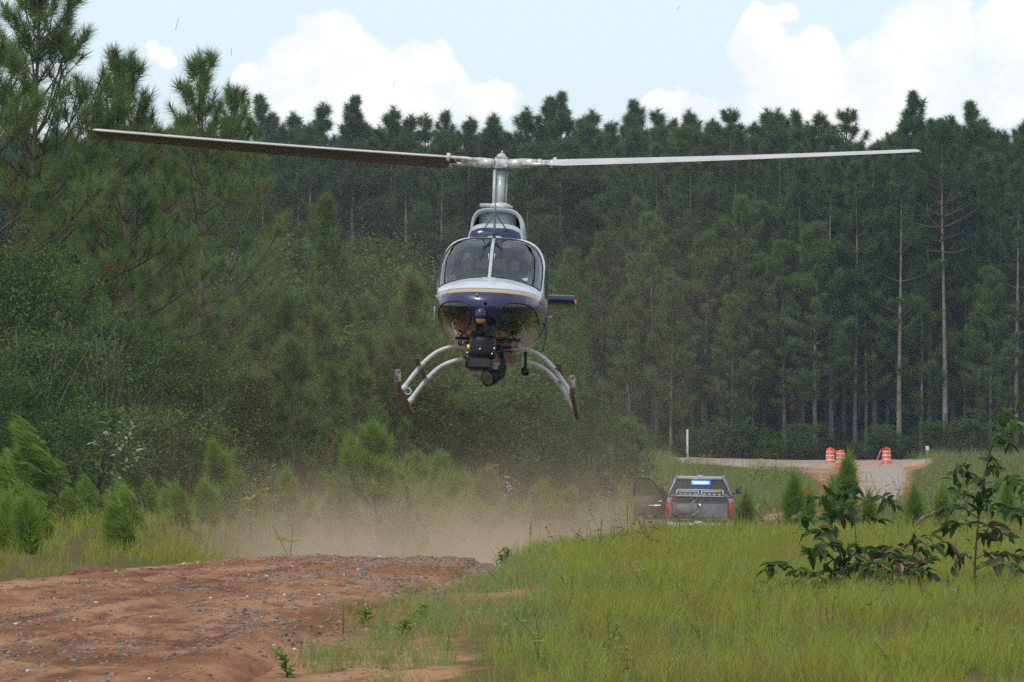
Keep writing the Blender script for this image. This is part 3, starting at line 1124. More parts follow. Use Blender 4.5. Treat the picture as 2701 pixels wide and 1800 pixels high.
for (px, d, h, v, lab) in [
        (1720, 284, 13.5, 0, 'fuller light green pine straight above the truck'), (1800, 286, 14, 0, 'fuller light green pine left above the marker post'), (1965, 285, 14.5, 0, 'fuller light green pine above the left end of the cross road'),
        (2105, 286, 15, 0, 'fuller light green pine midway between marker post and barrels'), (2200, 287, 15, 0, 'fuller light green pine above the two left barrels'), (2375, 287, 14.5, 0, 'fuller light green pine left of the small white sign'), (2470, 287, 14, 0, 'fuller light green pine behind the tall pale trunk'),
        (1500, 283, 11.5, 0, 'light green mid-height pine right of the tail stabiliser'), (1590, 286, 12.5, 0, 'light green mid-height pine above the open truck door'),
        (1660, 282, 9.5, 1, 'shorter light green pine above the left side of the truck'), (1770, 281, 10, 1, 'light green mid-height pine left of the white marker post'),
        (1862, 284, 12.5, 0, 'light green mid-height pine right of the white marker post'), (1930, 281, 9, 1, 'shortest light green pine above the cross road'),
        (2068, 283, 12, 0, 'light green mid-height pine above the bend of the cross road'), (2150, 282, 13, 0, 'light green mid-height pine left above the leftmost barrel'),
        (2283, 284, 12.5, 0, 'light green mid-height pine above the sagging red tape'), (2340, 286, 13, 0, 'light green mid-height pine above the rightmost barrel'),
        (2430, 284, 11, 1, 'light green mid-height pine left of the tall pale trunk'), (2545, 285, 12, 0, 'light green mid-height pine right of the tall pale trunk'),
        (2612, 283, 10.5, 1, 'light green mid-height pine left above the arching sapling'), (2665, 286, 12.5, 0, 'light green mid-height pine at the right edge of the wood')]:
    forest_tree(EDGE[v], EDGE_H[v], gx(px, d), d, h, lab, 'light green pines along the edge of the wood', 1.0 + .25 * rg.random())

# the crowd of pines between and behind them
crowd = []
for row in range(17):
    y0 = 290 + row * 3.0
    for x0 in np.arange(-52, 53, 2.7):
        x = x0 + (row % 2) * 1.35 + rg.normal() * .55
        y = y0 + rg.normal() * .7 + (6 if x < 6 else 0)
        if abs(x) > .108 * y + 8:
            continue
        if any((x - a) ** 2 + (y - b) ** 2 < 2.4 for a, b in tree_spots):
            continue
        crowd.append((x, y))
crowd.sort(key=lambda c: c[1])
gap_c = gx(2310, 300)
SHOW = 225
for q, (x, y) in enumerate(crowd[:SHOW]):
    v = int(rg.integers(6))
    zt = gz(334 - 34 * rg.random() ** 1.2, 300) + .012 * (y - 300) * 4
    h = (zt - float(ground(x, y))) * (1 - .08 * rg.random())
    if abs(x - gap_c) < 1.6:
        h *= .88
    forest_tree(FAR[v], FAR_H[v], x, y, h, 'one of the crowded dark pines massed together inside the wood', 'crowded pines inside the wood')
rest = crowd[SHOW:] + [(sx * (42 + 60 * rg.random()), 275 + 80 * rg.random()) for sx in (-1, 1) for _ in range(140)] + [(-48 + 96 * rg.random(), 343 + 60 * rg.random()) for _ in range(330)]
rest = np.array(rest)
n = len(rest)
joined = []
for v in range(4):
    g = Geo()
    for pn, me in FAR[v]:
        V = np.empty(len(me.vertices) * 3, np.float32)
        me.vertices.foreach_get('co', V)
        li = np.empty(len(me.loops), np.int32)
        me.loops.foreach_get('vertex_index', li)
        ls = np.empty(len(me.polygons), np.int32)
        me.polygons.foreach_get('loop_total', ls)
        st_ = np.concatenate([[0], np.cumsum(ls)[:-1]])
        F = [np.stack([li[st_[ls == c] + k_] for k_ in range(c)], -1) for c in (3, 4) if (ls == c).any()]
        tn = .5
        if 'tone' in me.attributes:
            tn = np.empty(len(me.vertices), np.float32)
            me.attributes['tone'].data.foreach_get('value', tn)
        g.add(V, F, 1 if pn == 'crown' else 0, tn)
    joined.append(g.mesh('wood_piece_%d' % v, [M_BARK_PALE, M_PINE_FAR], False, True))
hh = (gz(318, 300) + .01 * (rest[:, 1] - 300) * 3 - ground(rest[:, 0], rest[:, 1])) / 18.3 * (.88 + .1 * rg.random(n))
o = scatter('pine_wood', np.stack([rest[:, 0], rest[:, 1], ground(rest[:, 0], rest[:, 1]) - .1], -1),
            np.stack([np.zeros(n), np.zeros(n), rg.random(n) * 6.28], -1), hh, rg.integers(0, 4, n), joined)
tag(o, 'dense pine wood continuing behind and beyond the visible pines', 'wood')

# ------------------------------------------------------------------ shrubs under and before the wood
rg = np.random.default_rng(202)
SHR = []
SHR_W = [2.6, 3.2, 2.4, 3.8, 3.0]
for q, (h, w_, c, p, lf) in enumerate([(2.4, 2.6, 170, 52, .062), (3.4, 3.2, 230, 60, .068), (1.6, 2.4, 130, 46, .056), (5.0, 3.8, 330, 66, .074), (4.2, 3.0, 280, 64, .068)]):
    pair = []
    st, lg = bush(h, w_, c, p, lf, rg)
    a = st.mesh('shrub_stems_%d' % q, M_TWIG)
    SHR.append((h, a, lg.mesh('shrub_leaves_%d' % q, M_SHRUB, False, True), lg.mesh('shrub_leaves_olive_%d' % q, M_SHRUB_PALE, False, True), lg.mesh('shrub_leaves_yellow_%d' % q, M_SHRUB_YEL, False, True)))


def shrub(px, py, d, v, label, tint=0, group='shrubs in the thicket', wide=1.0, name='shrub'):
    x = gx(px, d)
    z = float(ground(x, d)) - .05
    h = gz(py, d) - z
    s_ = h / (SHR[v][0] * .98)
    if group != 'undergrowth along the foot of the wood':
        wide = min(wide * .8, max(.35, (1600 - px) / FPX * d * 1.7 / (SHR_W[v] * s_)))
    return plant(name, label, 'shrub' if h < 3.5 else 'small tree', [('stems', SHR[v][1]), ('foliage', SHR[v][2 + tint])], (x, d, z), rg.random() * 6.28, (s_ * wide, s_ * wide, s_), group)


# undergrowth at the foot of the wood
for q in range(70):
    px = 1560 + 1160 * (q + rg.random()) / 70
    d = 279.5 + 9 * rg.random()
    shrub(px, 1200 - 34 - 60 * rg.random(), d, int(rg.integers(3)), 'low dark shrub in the undergrowth along the foot of the wood', 0, 'undergrowth along the foot of the wood', 1.3)
for q in range(40):
    px = 1350 + 1380 * (q + rg.random()) / 40
    d = 290 + 8 * rg.random()
    shrub(px, 1190 - 70 - 60 * rg.random(), d, int(rg.integers(2)), 'low dark shrub in the undergrowth along the foot of the wood', 0, 'undergrowth along the foot of the wood', 1.3)

n = 620
ux, uy = -46 + 92 * rg.random(n), 286 + 120 * rg.random(n)
under = []
for v in (0, 1, 3):
    g = Geo()
    me = SHR[v][2]
    V = np.empty(len(me.vertices) * 3, np.float32)
    me.vertices.foreach_get('co', V)
    g.add(V, np.arange(len(me.vertices)).reshape(-1, 4), 0, .3)
    under.append(g.mesh('understory_piece_%d' % v, M_SHRUB, False, True))
o = scatter('forest_undergrowth', np.stack([ux, uy, ground(ux, uy) - .05], -1), np.stack([0 * ux, 0 * ux, rg.random(n) * 6.28], -1), .6 + .5 * rg.random(n) + .75 * (uy > 335), np.where(uy > 335, 2, rg.integers(0, 2, n)), under)
tag(o, 'dim brush covering the ground deep inside the pine wood', 'undergrowth')
# ------------------------------------------------------------------ thicket in the middle distance, left of the road
rg = np.random.default_rng(303)
# named ones: column, top row, distance, variant, tint, width, label
thick = [
    (40, 660, 97, 3, 0, 1.25, 'dark small-leaved oak at the left edge below the tall pine'),
    (150, 900, 92, 1, 0, 1.3, 'dark leafy shrub behind the big windblown young pine'),
    (300, 850, 100, 4, 0, 1.2, 'dark shrubby tree between the two left pine trunks'),
    (455, 905, 104, 1, 0, 1.3, 'dark shrub at the foot of the pine with the three-fingered top'),
    (560, 700, 146, 3, 0, 1.3, 'dense small tree behind the three-fingered pine'),
    (655, 690, 172, 3, 1, 1.2, 'olive small tree left of the pointed mid-distance pine'),
    (735, 640, 182, 4, 1, 1.3, 'pale olive treetop behind the pointed mid-distance pine'),
    (930, 690, 178, 3, 1, 1.2, 'olive small tree right of the pointed mid-distance pine'),
    (1000, 640, 190, 3, 1, 1.1, 'tall olive small tree midway between pointed pine and helicopter'),
    (1075, 720, 184, 4, 1, 1.2, 'olive small tree just left of the helicopter cabin'),
    (1150, 800, 168, 3, 0, 1.3, 'dark small tree behind the left landing skid'),
    (780, 830, 140, 4, 0, 1.4, 'dark thicket tree below the pointed mid-distance pine'),
    (900, 880, 136, 1, 1, 1.5, 'olive thicket shrub in the middle of the left wood edge'),
    (1260, 880, 160, 3, 0, 1.3, 'dark small tree directly below the helicopter belly'),
    (1370, 900, 165, 3, 0, 1.35, 'dark green small tree between the landing skids'),
    (1458, 720, 205, 3, 0, 1.0, 'green tree just right of the helicopter cabin'),
    (1488, 860, 196, 4, 0, 1.0, 'green tree below the tail stabiliser'),
    (1545, 1030, 186, 1, 0, 1.2, 'dark small tree right of the right landing skid'),
    (1610, 1105, 190, 2, 0, 1.3, 'shrub above the open door of the truck'),
    (1690, 1130, 225, 2, 0, 1.4, 'shrub at the right end of the thicket above the truck cab'),
    (640, 985, 118, 1, 0, 1.4, 'dark shrub behind the narrow young pine left of the dust'),
    (760, 1010, 122, 0, 1, 1.4, 'olive shrub behind the dusty young pine'),
    (905, 1150, 118, 2, 2, .8, 'small yellowing shrub left of the largest young pine'),
    (1100, 1000, 126, 1, 0, 1.4, 'dark shrub right behind the largest young pine'),
    (1230, 1030, 128, 0, 0, 1.5, 'dark shrub above the right part of the dust cloud'),
    (1360, 1030, 132, 1, 0, 1.4, 'dark shrub straight below the searchlight'),
    (1480, 1060, 135, 0, 0, 1.5, 'dark shrub left of the open truck door'),
    (420, 1090, 90, 2, 1, 1.3, 'olive low shrub right of the silvery windblown sapling'),
    (520, 1130, 92, 2, 1, 1.3, 'olive low shrub left of the narrow young pine'),
    (230, 1090, 86, 2, 0, 1.2, 'dark low shrub behind the silvery windblown sapling'),
    (20, 1000, 84, 0, 0, 1.2, 'dark shrub at the left edge behind the young pines')]
for (px, py, d, v, tint, wd, lab) in thick:
    shrub(px, py, d, v, lab, tint, 'shrubs and small trees of the thicket', wd)
# unnamed growth filling the thicket
for q in range(58):
    d = 100 + 95 * rg.random()
    px = -60 + (1480 if d > 120 else 1100) * rg.random()
    if gx(px, d) > float(road_edges(d)[0]) - 3.6:
        continue
    py = 880 + 170 * rg.random() + (d < 130) * 90 + (px > 1250) * 110
    shrub(px, py, d, int(rg.integers(5)), 'crowded shrub inside the dim thicket left of the road', int(rg.random() < .45), 'crowded growth inside the thicket', 1.25)

# ------------------------------------------------------------------ pines of the middle distance
mid_pines = [   # column of the base, top row, distance, lean column at the top, label
    (95, -70, 104, 'tallest pine at the left edge, its top cut by the picture', dict(r0=.16, lo=.30, blen=3.3, whorls=15, per=5, up0=14)),
    (335, 165, 114, 'slender pine right of the tall left-edge pine', dict(r0=.125, lo=.24, blen=2.9, whorls=16, per=5, up0=8)),
    (525, 160, 122, 'pine with three-fingered top under the left rotor blade', dict(r0=.125, lo=.22, blen=2.9, whorls=15, per=5, up0=6)),
    (604, 232, 138, 'pine close behind the three-fingered one, under the left rotor blade', dict(r0=.12, lo=.30, blen=2.4, whorls=14, per=5, up0=10)),
    (238, 420, 119, 'shorter thin-trunked pine between the two left pines', dict(r0=.08, lo=.30, blen=2.0, whorls=12, per=5, up0=10)),
    (850, 516, 150, 'pointed pine standing alone between left pines and helicopter', dict(r0=.10, lo=.12, blen=2.2, whorls=14, per=5, up0=22)),
    (-70, 60, 100, 'pine standing just outside the left edge, branches reaching in', dict(r0=.15, lo=.25, blen=3.2, whorls=14, per=5, up0=10)),
    (420, 560, 128, 'low bushy pine between the slender and three-fingered pines', dict(r0=.08, lo=.15, blen=2.2, whorls=11, per=5, up0=12)),
    (690, 760, 140, 'half-grown pine right of the three-fingered one', dict(r0=.07, lo=.1, blen=1.7, whorls=10, per=5, up0=20)),
    (630, 700, 160, 'half-grown pine behind the olive tree under the left blade', dict(r0=.08, lo=.1, blen=1.9, whorls=12, per=5, up0=20)),
    (960, 780, 150, 'half-grown pine midway between pointed pine and left skid', dict(r0=.07, lo=.1, blen=1.8, whorls=11, per=5, up0=20)),
    (1060, 860, 142, 'half-grown pine just left of the left skid', dict(r0=.06, lo=.1, blen=1.6, whorls=10, per=5, up0=22)),
    (780, 860, 132, 'half-grown pine below and left of the pointed pine', dict(r0=.06, lo=.1, blen=1.7, whorls=10, per=5, up0=22)),
    (545, 840, 118, 'half-grown bushy pine at the foot of the three-fingered pine', dict(r0=.06, lo=.1, blen=1.8, whorls=10, per=5, up0=15)),
    (1450, 760, 190, 'half-grown pine right beside the helicopter door', dict(r0=.08, lo=.1, blen=1.9, whorls=12, per=5, up0=22)),
    (1210, 1000, 134, 'half-grown pine in the shade left of the camera turret', dict(r0=.05, lo=.1, blen=1.4, whorls=9, per=5, up0=25)),
    (1310, 980, 150, 'half-grown pine in the shade below the helicopter', dict(r0=.06, lo=.1, blen=1.5, whorls=9, per=5, up0=25)),
    (1535, 1040, 196, 'half-grown pine behind the right landing skid', dict(r0=.07, lo=.1, blen=1.6, whorls=10, per=5, up0=25)),
    (1660, 1110, 222, 'half-grown pine in the shade above the truck', dict(r0=.06, lo=.1, blen=1.5, whorls=9, per=5, up0=25)),
]
for q, (px, py, d, lab, sp) in enumerate(mid_pines):
    rq = np.random.default_rng(900 + q)
    x = gx(px, d)
    z = float(ground(x, d)) - .05
    h = gz(py, d) - z - .25
    a = dict(h=h, k=44, L=.33, w=.011, sub=1.9, tip_len=.22, up1=60, spread=1.25, sides=10, prof_pow=.62, gap=.06, wob=.010)
    if d > 135:
        a.update(k=34, w=.016, L=.32)
    a.update(sp)
    plant('pine_tree', lab, 'pine tree', pine_parts(a, M_BARK, M_PINE_NEAR, 'mid_pine_%d' % q, rq), (x, d, z), rq.random() * 6.28, 1.0, 'pines left of the road')

# half-grown pines crowded among the shrubs
HALF = []
for q in range(5):
    rq = np.random.default_rng(980 + q)
    HALF.append(pine_parts(dict(h=5.0, r0=.055, lo=.12, blen=1.5, whorls=10 + q % 3, per=5, k=34, L=.31, w=.014, sub=2.3, tip_len=.24, up0=18, up1=62, spread=1.1, sides=6, prof_pow=.75, gap=.05, wob=.012), M_BARK, M_PINE_NEAR, 'half_pine_%d' % q, rq))
HALF_L = []
for pr in HALF:
    c_ = pr[2][1].copy()
    c_.materials[0] = M_PINE_EDGE
    HALF_L.append([pr[0], pr[1], (pr[2][0], c_)])
for q in range(84):
    d = 104 + 88 * rg.random()
    px = -40 + 1470 * (q + rg.random()) / 84
    if gx(px, d) > float(road_edges(d)[0]) - 3.0:
        continue
    x = gx(px, d)
    z = float(ground(x, d)) - .05
    py = 720 + 290 * rg.random() + (px > 1150) * 90 + (d < 125) * 130
    s_ = (gz(py, d) - z) / 5.2
    plant('pine_tree', 'half-grown pine crowded among the shrubs of the thicket', 'pine tree', (HALF if q % 3 else HALF_L)[q % 5], (x, d, z), rg.random() * 6.28, (s_, s_, s_), 'half-grown pines in the thicket')

# bare grey twigs sticking out of the thicket on the left
for q, (px, py, d, lab) in enumerate([(120, 860, 88, 'bare grey twigs reaching over the dark oak at the left edge'), (300, 960, 90, 'bare grey branch in front of the slender pine trunk'),
                                      (430, 1040, 92, 'bare arching grey twigs below the three-fingered pine')]):
    rq = np.random.default_rng(950 + q)
    g = Geo()
    b = gpt(px - 60, d)
    top = np.array([gx(px, d), d, gz(py, d)])
    for k_ in range(4):
        tip = top + rq.normal(size=3) * [.75, .4, .35]
        g.tube(arc(b, b * .4 + top * .6 + rq.normal(size=3) * .25, tip, 8), np.linspace(.010, .003, 8), 4)
        for _ in range(5):
            m_ = b * .25 + tip * .75
            g.tube(arc(m_, m_ + rq.normal(size=3) * .2, tip + rq.normal(size=3) * .3, 4), np.linspace(.005, .002, 4), 3)
    tag(obj('dead_branches', g.mesh('dead_branches', M_DEADWOOD)), lab, 'dead branches', 'bare twigs in the thicket')

# ------------------------------------------------------------------ young pines
young = [   # column, top row, distance, wind (m per m), label
    (165, 1105, 69, -1.5, 'large bright young pine bent hard to the left by the wind'),
    (60, 1220, 66, -1.3, 'windblown young pine at the left edge in front of the large one'),
    (270, 1262, 74, -1.2, 'windblown young pine right of the large bent one'),
    (360, 1320, 71, -1.0, 'low windblown young pine in front of the silvery sapling'),
    (30, 1345, 57, -.25, 'small dark young pine upright beside the left edge'),
    (75, 1375, 56, -.2, 'smallest dark young pine beside the left verge'),
    (215, 1330, 70, -1.2, 'low young pine flattened by the wind in the left verge'),
    (470, 1330, 80, -.8, 'small young pine between silvery sapling and narrow young pine'),
    (420, 1270, 86, -.7, 'dark young pine above the verge left of the narrow one'),
    (600, 1165, 88, -.55, 'narrow pointed young pine left of the dust'),
    (560, 1270, 84, -.6, 'low young pine at the left foot of the narrow one'),
    (780, 1240, 93, -.45, 'young pine half hidden in the dust cloud'),
    (1000, 1125, 96, -.12, 'largest upright young pine behind the dust'),
    (1110, 1205, 103, -.1, 'young pine just right of the largest one behind the dust'),
    (1175, 1203, 105, -.1, 'second young pine right of the largest one behind the dust'),
    (900, 1300, 97, -.3, 'low young pine between the dusty and the largest young pine'),
    (1285, 1240, 112, 0, 'young pine beside the silvery shrub below the searchlight'),
    (1415, 1275, 116, .15, 'young pine below the right landing skid'),
    (1490, 1295, 118, .2, 'low young pine left of the open truck door'),
    (335, 1385, 62, -.9, 'small windblown young pine nearest the road on the left verge'),
    (125, 1335, 63, -1.1, 'windblown young pine below the large bent one'),
    (490, 1290, 79, -.7, 'windblown young pine right of the silvery sapling'),
    (690, 1290, 91, -.5, 'low young pine at the left rim of the dust'),
    (345, 1285, 77, -1.0, 'windblown young pine behind the silvery sapling stem'),
    (20, 1130, 76, -1.2, 'windblown young pine cut by the left edge, beside the large one'),
    (2232, 1195, 79, .03, 'tall thin young pine in front of the middle orange barrel'),
    (2092, 1250, 78, .06, 'thin young pine between truck and barrels'),
    (2192, 1262, 80, .05, 'thin young pine left of the one before the barrels'),
    (2130, 1288, 79, .05, 'small young pine right of the thin one between truck and barrels'),
    (1958, 1305, 74, .25, 'dark ragged young pine at the right rear corner of the truck'),
    (2290, 1300, 82, .05, 'small young pine right of the tall thin one'),
    (2410, 1283, 84, .05, 'young pine right of the rightmost barrel in the grass'),
    (2482, 1285, 86, .05, 'young pine in the grass left of the arching sapling'),
    (2655, 1262, 88, .0, 'young pine in the grass behind the arching sapling'),
]
for q, (px, py, d, wx, lab) in enumerate(young):
    rq = np.random.default_rng(1200 + q)
    x = gx(px, d)
    z = float(ground(x, d)) - .03
    h = max(.5, gz(py, d) - z - .16)
    right = px > 1700
    thin = right
    a = dict(h=h, r0=.014 + .008 * h, lo=.10 if not thin else .25, blen=(.52 if not thin else .20) * h, whorls=int(5 + 3 * h), per=5 if not thin else 4, k=24, L=.25, w=.0105,
             sub=3.6 if not thin else 2.6, tip_len=.20, up0=26, up1=66, spread=1.0, sides=6, wind=(wx * .75, abs(wx) * .12, 0), wob=.012, prof_pow=.9)
    tr, br, cr = pine(rg=rq, **a)
    # needles clothe the upper stem too
    nS = 10
    zs = h * (.45 + .55 * rq.random(nS))
    P_ = np.stack([wx * .75 * .35 * h * (zs / h) ** 2, 0 * zs, zs], -1)
    needles(cr, P_, np.tile([wx * .4, 0, 1.0], (nS, 1)), 24, .23, .0105, .85, .2, rq, wind=(wx * .75, 0, 0))
    plant('young_pine', lab, 'young pine', [('trunk', tr.mesh('yp_trunk_%d' % q, M_TWIG, True)), ('branches', br.mesh('yp_branches_%d' % q, M_TWIG)),
                                            ('needles', cr.mesh('yp_needles_%d' % q, M_PINE_YOUNG if px != 1958 else M_PINE_NEAR, False, True))], (x, d, z), 0, 1.0, 'young pines along the road')

# ------------------------------------------------------------------ broadleaf saplings, leaf by leaf
def leaf_mesh(name, length, width, droop, fold, m, tone):
    n = 6
    t = np.linspace(0, 1, n)
    wd = width * np.sin(np.pi * np.clip(t, .02, .98) ** .85) ** .9
    xx = length * (np.sin(t * droop) / max(droop, 1e-3))
    zz = -length * (1 - np.cos(t * droop)) / max(droop, 1e-3)
    mid = np.stack([xx, 0 * t, zz], -1)
    l = np.stack([xx, wd / 2, zz + fold * wd], -1)
    r = np.stack([xx, -wd / 2, zz + fold * wd], -1)
    V = np.concatenate([l, mid, r])
    i = np.arange(n - 1)
    F = np.concatenate([np.stack([i, i + n, i + n + 1, i + 1], -1), np.stack([i + n, i + 2 * n, i + 2 * n + 1, i + n + 1], -1)])
    g = Geo()
    g.add(V, F, 0, tone)
    return g.mesh(name, m, True, True)


LEAVES = {}
for key, m in (('green', M_SAPLING), ('brown', M_SAPLING_BROWN), ('orange', M_SAPLING_ORANGE), ('light', M_SAPLING_LIGHT), ('pale', M_PALE_LEAF)):
    LEAVES[key] = [leaf_mesh('leaf_%s_%d' % (key, q), .115 * s_, .044 * s_, dr, fo, m, tn) for q, (s_, dr, fo, tn) in
                   enumerate([(1.0, .9, .25, .3), (.85, 1.2, .2, .6), (1.1, .5, .3, .45), (.7, .8, .15, .9)])]


def sapling(name, label, branches, d, seed, cat='sapling', group='broadleaf saplings', leaf_scale=1.0, spacing=.030, zoom=(1900, 1000, 2.613), pale=False, wind=0.0):
    """branches: (polyline in photo zoom coordinates, base radius, mix of leaf colours, bare fraction)"""
    rq = np.random.default_rng(seed)
    root = None
    for bi, (poly, rad, mix, bare, *rest_) in enumerate(branches):
        p = np.array(poly, float)
        dep = np.linspace(0, rest_[0] if rest_ else rq.normal() * .25, len(p))
        px, py = zoom[0] + p[:, 0] / zoom[2], zoom[1] + p[:, 1] / zoom[2]
        W = np.stack([(px - 1350.5) / FPX * d, d + dep, EYE - (py - HOR) / FPX * d], -1)
        if root is None:
            base = W[0].copy()
            base[2] = float(ground(base[0], base[1]))
            W = np.concatenate([[base - [0, 0, .05]], W])
            root = empty(name, tuple(base))
            tag(root, label, cat, group)
        L = W - base
        n = max(8, int(len(p) * 5))
        path = resample(L, n)
        seg = np.linalg.norm(np.diff(path, axis=0), axis=1)
        cum = np.concatenate([[0], np.cumsum(seg)])
        g = Geo()
        g.tube(path, rad * (1 - .75 * np.linspace(0, 1, n)), 6)
        obj('stem' if bi == 0 else 'branch', g.mesh('%s_wood_%d' % (name, bi), M_STEM, True), None, root)
        tot = cum[-1]
        s_ = tot * bare
        side = 1
        while s_ < tot:
            f = s_ / tot
            p0 = np.array([np.interp(s_, cum, path[:, c]) for c in range(3)])
            p1 = np.array([np.interp(min(tot, s_ + .02), cum, path[:, c]) for c in range(3)])
            t = norm(p1 - p0 + 1e-6)
            sd_ = norm(np.cross(t, [0, 0, 1]) + .35 * rq.normal(size=3))
            dr_ = norm(t * .55 + sd_ * side * (.8 + .3 * rq.random()) + rq.normal(size=3) * .3 + np.array([wind, 0, .05 if not pale else .4]))
            me = LEAVES[str(rq.choice(list(mix.keys()), p=np.array(list(mix.values())) / sum(mix.values())))][int(rq.integers(4))]
            lo = obj('leaf', me, None, root)
            xa = Vector(dr_)
            za = Vector(norm(rq.normal(size=3) * .45 + np.array([0, -.25, 1.0])))
            ya = za.cross(xa).normalized()
            za = xa.cross(ya).normalized()
            mt = Matrix((xa, ya, za)).transposed().to_4x4()
            mt.translation = Vector(p0)
            k_ = leaf_scale * (.7 + .55 * rq.random())
            lo.matrix_basis = mt @ Matrix.Scale(k_, 4)
            side = -side
            s_ += spacing * (.6 + .8 * rq.random())
    return root


G = {'green': 1}
GB = {'green': .75, 'brown': .2, 'light': .05}
BR = {'green': .4, 'brown': .57, 'orange': .03}
sapling('broadleaf_sapling', 'tall arching sapling with drooping dark leaves at the right edge', [
    ([(1750, 1420), (1755, 1200), (1775, 950), (1810, 700), (1850, 500), (1900, 370), (1990, 260), (2090, 140), (2150, 60)], .011, {'green': .9, 'light': .1}, .36),
    ([(1800, 760), (1740, 690), (1660, 590), (1600, 700)], .005, G, .25), ([(1815, 720), (1900, 700), (1990, 690), (2050, 800)], .004, G, .3),
    ([(1785, 860), (1720, 800), (1640, 760), (1570, 770)], .005, G, .2), ([(1780, 900), (1860, 900), (1960, 890), (2040, 950)], .005, G, .25),
    ([(1775, 960), (1690, 900), (1580, 880), (1480, 950)], .005, GB, .2), ([(1770, 1010), (1680, 1000), (1600, 1010), (1540, 1060)], .005, G, .2),
    ([(1768, 1030), (1860, 1010), (1960, 1070), (2020, 1100)], .005, GB, .2), ([(1765, 1090), (1840, 1060), (1900, 1120)], .004, G, .2),
    ([(1757, 1240), (1840, 1210), (1960, 1210), (2090, 1230)], .005, BR, .2), ([(1755, 1290), (1680, 1200), (1620, 1260), (1590, 1320)], .004, GB, .2),
    ([(1752, 1320), (1830, 1280), (1950, 1270), (2040, 1310)], .004, GB, .25), ([(1870, 440), (1940, 430), (2010, 470)], .004, {'green': .7, 'light': .3}, .1),
    ([(1800, 780), (1830, 850), (1900, 880)], .004, G, .1), ([(1840, 560), (1890, 580), (1920, 640)], .004, G, .1),
    ([(1960, 290), (2040, 310), (2085, 350)], .004, {'light': .5, 'green': .5}, .0)], 42.0, 41, leaf_scale=1.2, spacing=.0205)
sapling('broadleaf_sapling', 'leafy dark shrub with upright stem and low arching branches to its left', [
    ([(860, 1440), (850, 1320), (820, 1180), (780, 1050), (755, 920), (745, 850)], .010, {'green': .8, 'light': .2}, .25),
    ([(850, 1350), (740, 1330), (600, 1340), (470, 1300), (390, 1280), (320, 1330)], .007, {'green': .9, 'light': .1}, .1),
    ([(850, 1370), (740, 1390), (600, 1400), (480, 1390), (360, 1450)], .006, {'green': .85, 'brown': .1, 'light': .05}, .1),
    ([(840, 1280), (760, 1230), (680, 1210), (610, 1220)], .005, G, .15), ([(815, 1170), (740, 1130), (650, 1150)], .004, {'green': .7, 'light': .3}, .1),
    ([(800, 1110), (720, 1070), (650, 1050), (570, 1040)], .004, {'green': .6, 'light': .4}, .15), ([(775, 1020), (700, 960), (620, 960), (520, 960)], .004, {'light': .7, 'green': .3}, .2),
    ([(760, 940), (830, 900), (860, 860)], .003, {'light': .5, 'green': .45, 'orange': .05}, .2), ([(830, 1210), (930, 1200), (960, 1260), (980, 1290)], .004, G, .1),
    ([(845, 1300), (800, 1360), (740, 1440)], .004, {'green': .6, 'brown': .4}, .1), ([(840, 1260), (900, 1160), (1000, 1170), (1060, 1190)], .006, {'green': .85, 'brown': .15}, .05),
    ([(850, 1380), (700, 1440), (560, 1460), (400, 1480)], .005, G, .15), ([(860, 1380), (900, 1300), (950, 1330), (1060, 1350)], .004, G, .1)], 41.5, 42, 'shrub', leaf_scale=1.2, spacing=.0185)
sapling('broadleaf_sapling', 'sprawling shrub with reddish-brown drooping leaves between the upright shrub and the arching sapling', [
    ([(1080, 1450), (1090, 1350), (1150, 1280), (1300, 1290), (1430, 1330), (1570, 1420)], .008, BR, .1),
    ([(1090, 1330), (1040, 1230), (1120, 1200), (1230, 1225), (1320, 1260)], .006, {'green': .55, 'brown': .45}, .05),
    ([(1230, 1240), (1270, 1160), (1300, 1130), (1370, 1080)], .004, BR, .15), ([(1250, 1260), (1350, 1200), (1450, 1150), (1560, 1130), (1630, 1210)], .005, {'green': .65, 'brown': .35}, .15),
    ([(1200, 1300), (1330, 1330), (1420, 1260), (1480, 1250)], .004, BR, .1), ([(1100, 1310), (1180, 1380), (1300, 1400), (1380, 1440)], .004, BR, .1),
    ([(1090, 1350), (1000, 1330), (950, 1380)], .004, {'green': .85, 'brown': .15}, .1), ([(1085, 1400), (1180, 1400), (1250, 1460)], .005, {'green': .7, 'brown': .3}, .1),
    ([(1090, 1340), (1180, 1330), (1260, 1350), (1350, 1370)], .004, {'green': .5, 'brown': .5}, .1)], 41.8, 46, 'shrub', leaf_scale=1.2, spacing=.0185)
sapling('broadleaf_sapling', 'thin sapling topped by a drooping leaf cluster, left of the spreading shrub top', [
    ([(935, 1150), (925, 1000), (905, 850), (892, 760), (885, 735)], .007, G, .86),
    ([(893, 765), (860, 730), (830, 790)], .003, G, .1), ([(893, 765), (930, 730), (945, 790)], .003, G, .1), ([(890, 750), (880, 720), (870, 800)], .003, G, .1),
    ([(905, 850), (830, 800), (740, 800), (660, 830), (590, 810)], .004, {'green': .9, 'orange': .04, 'light': .06}, .35), ([(910, 900), (980, 860), (1040, 830), (1110, 815), (1150, 850)], .004, {'green': .95, 'orange': .05}, .4),
    ([(1100, 820), (1170, 850), (1230, 880)], .003, G, .2), ([(920, 980), (880, 940), (850, 960)], .003, GB, .3), ([(925, 1010), (990, 960), (1080, 970)], .003, GB, .4)], 46.0, 43, leaf_scale=1.2, spacing=.017)
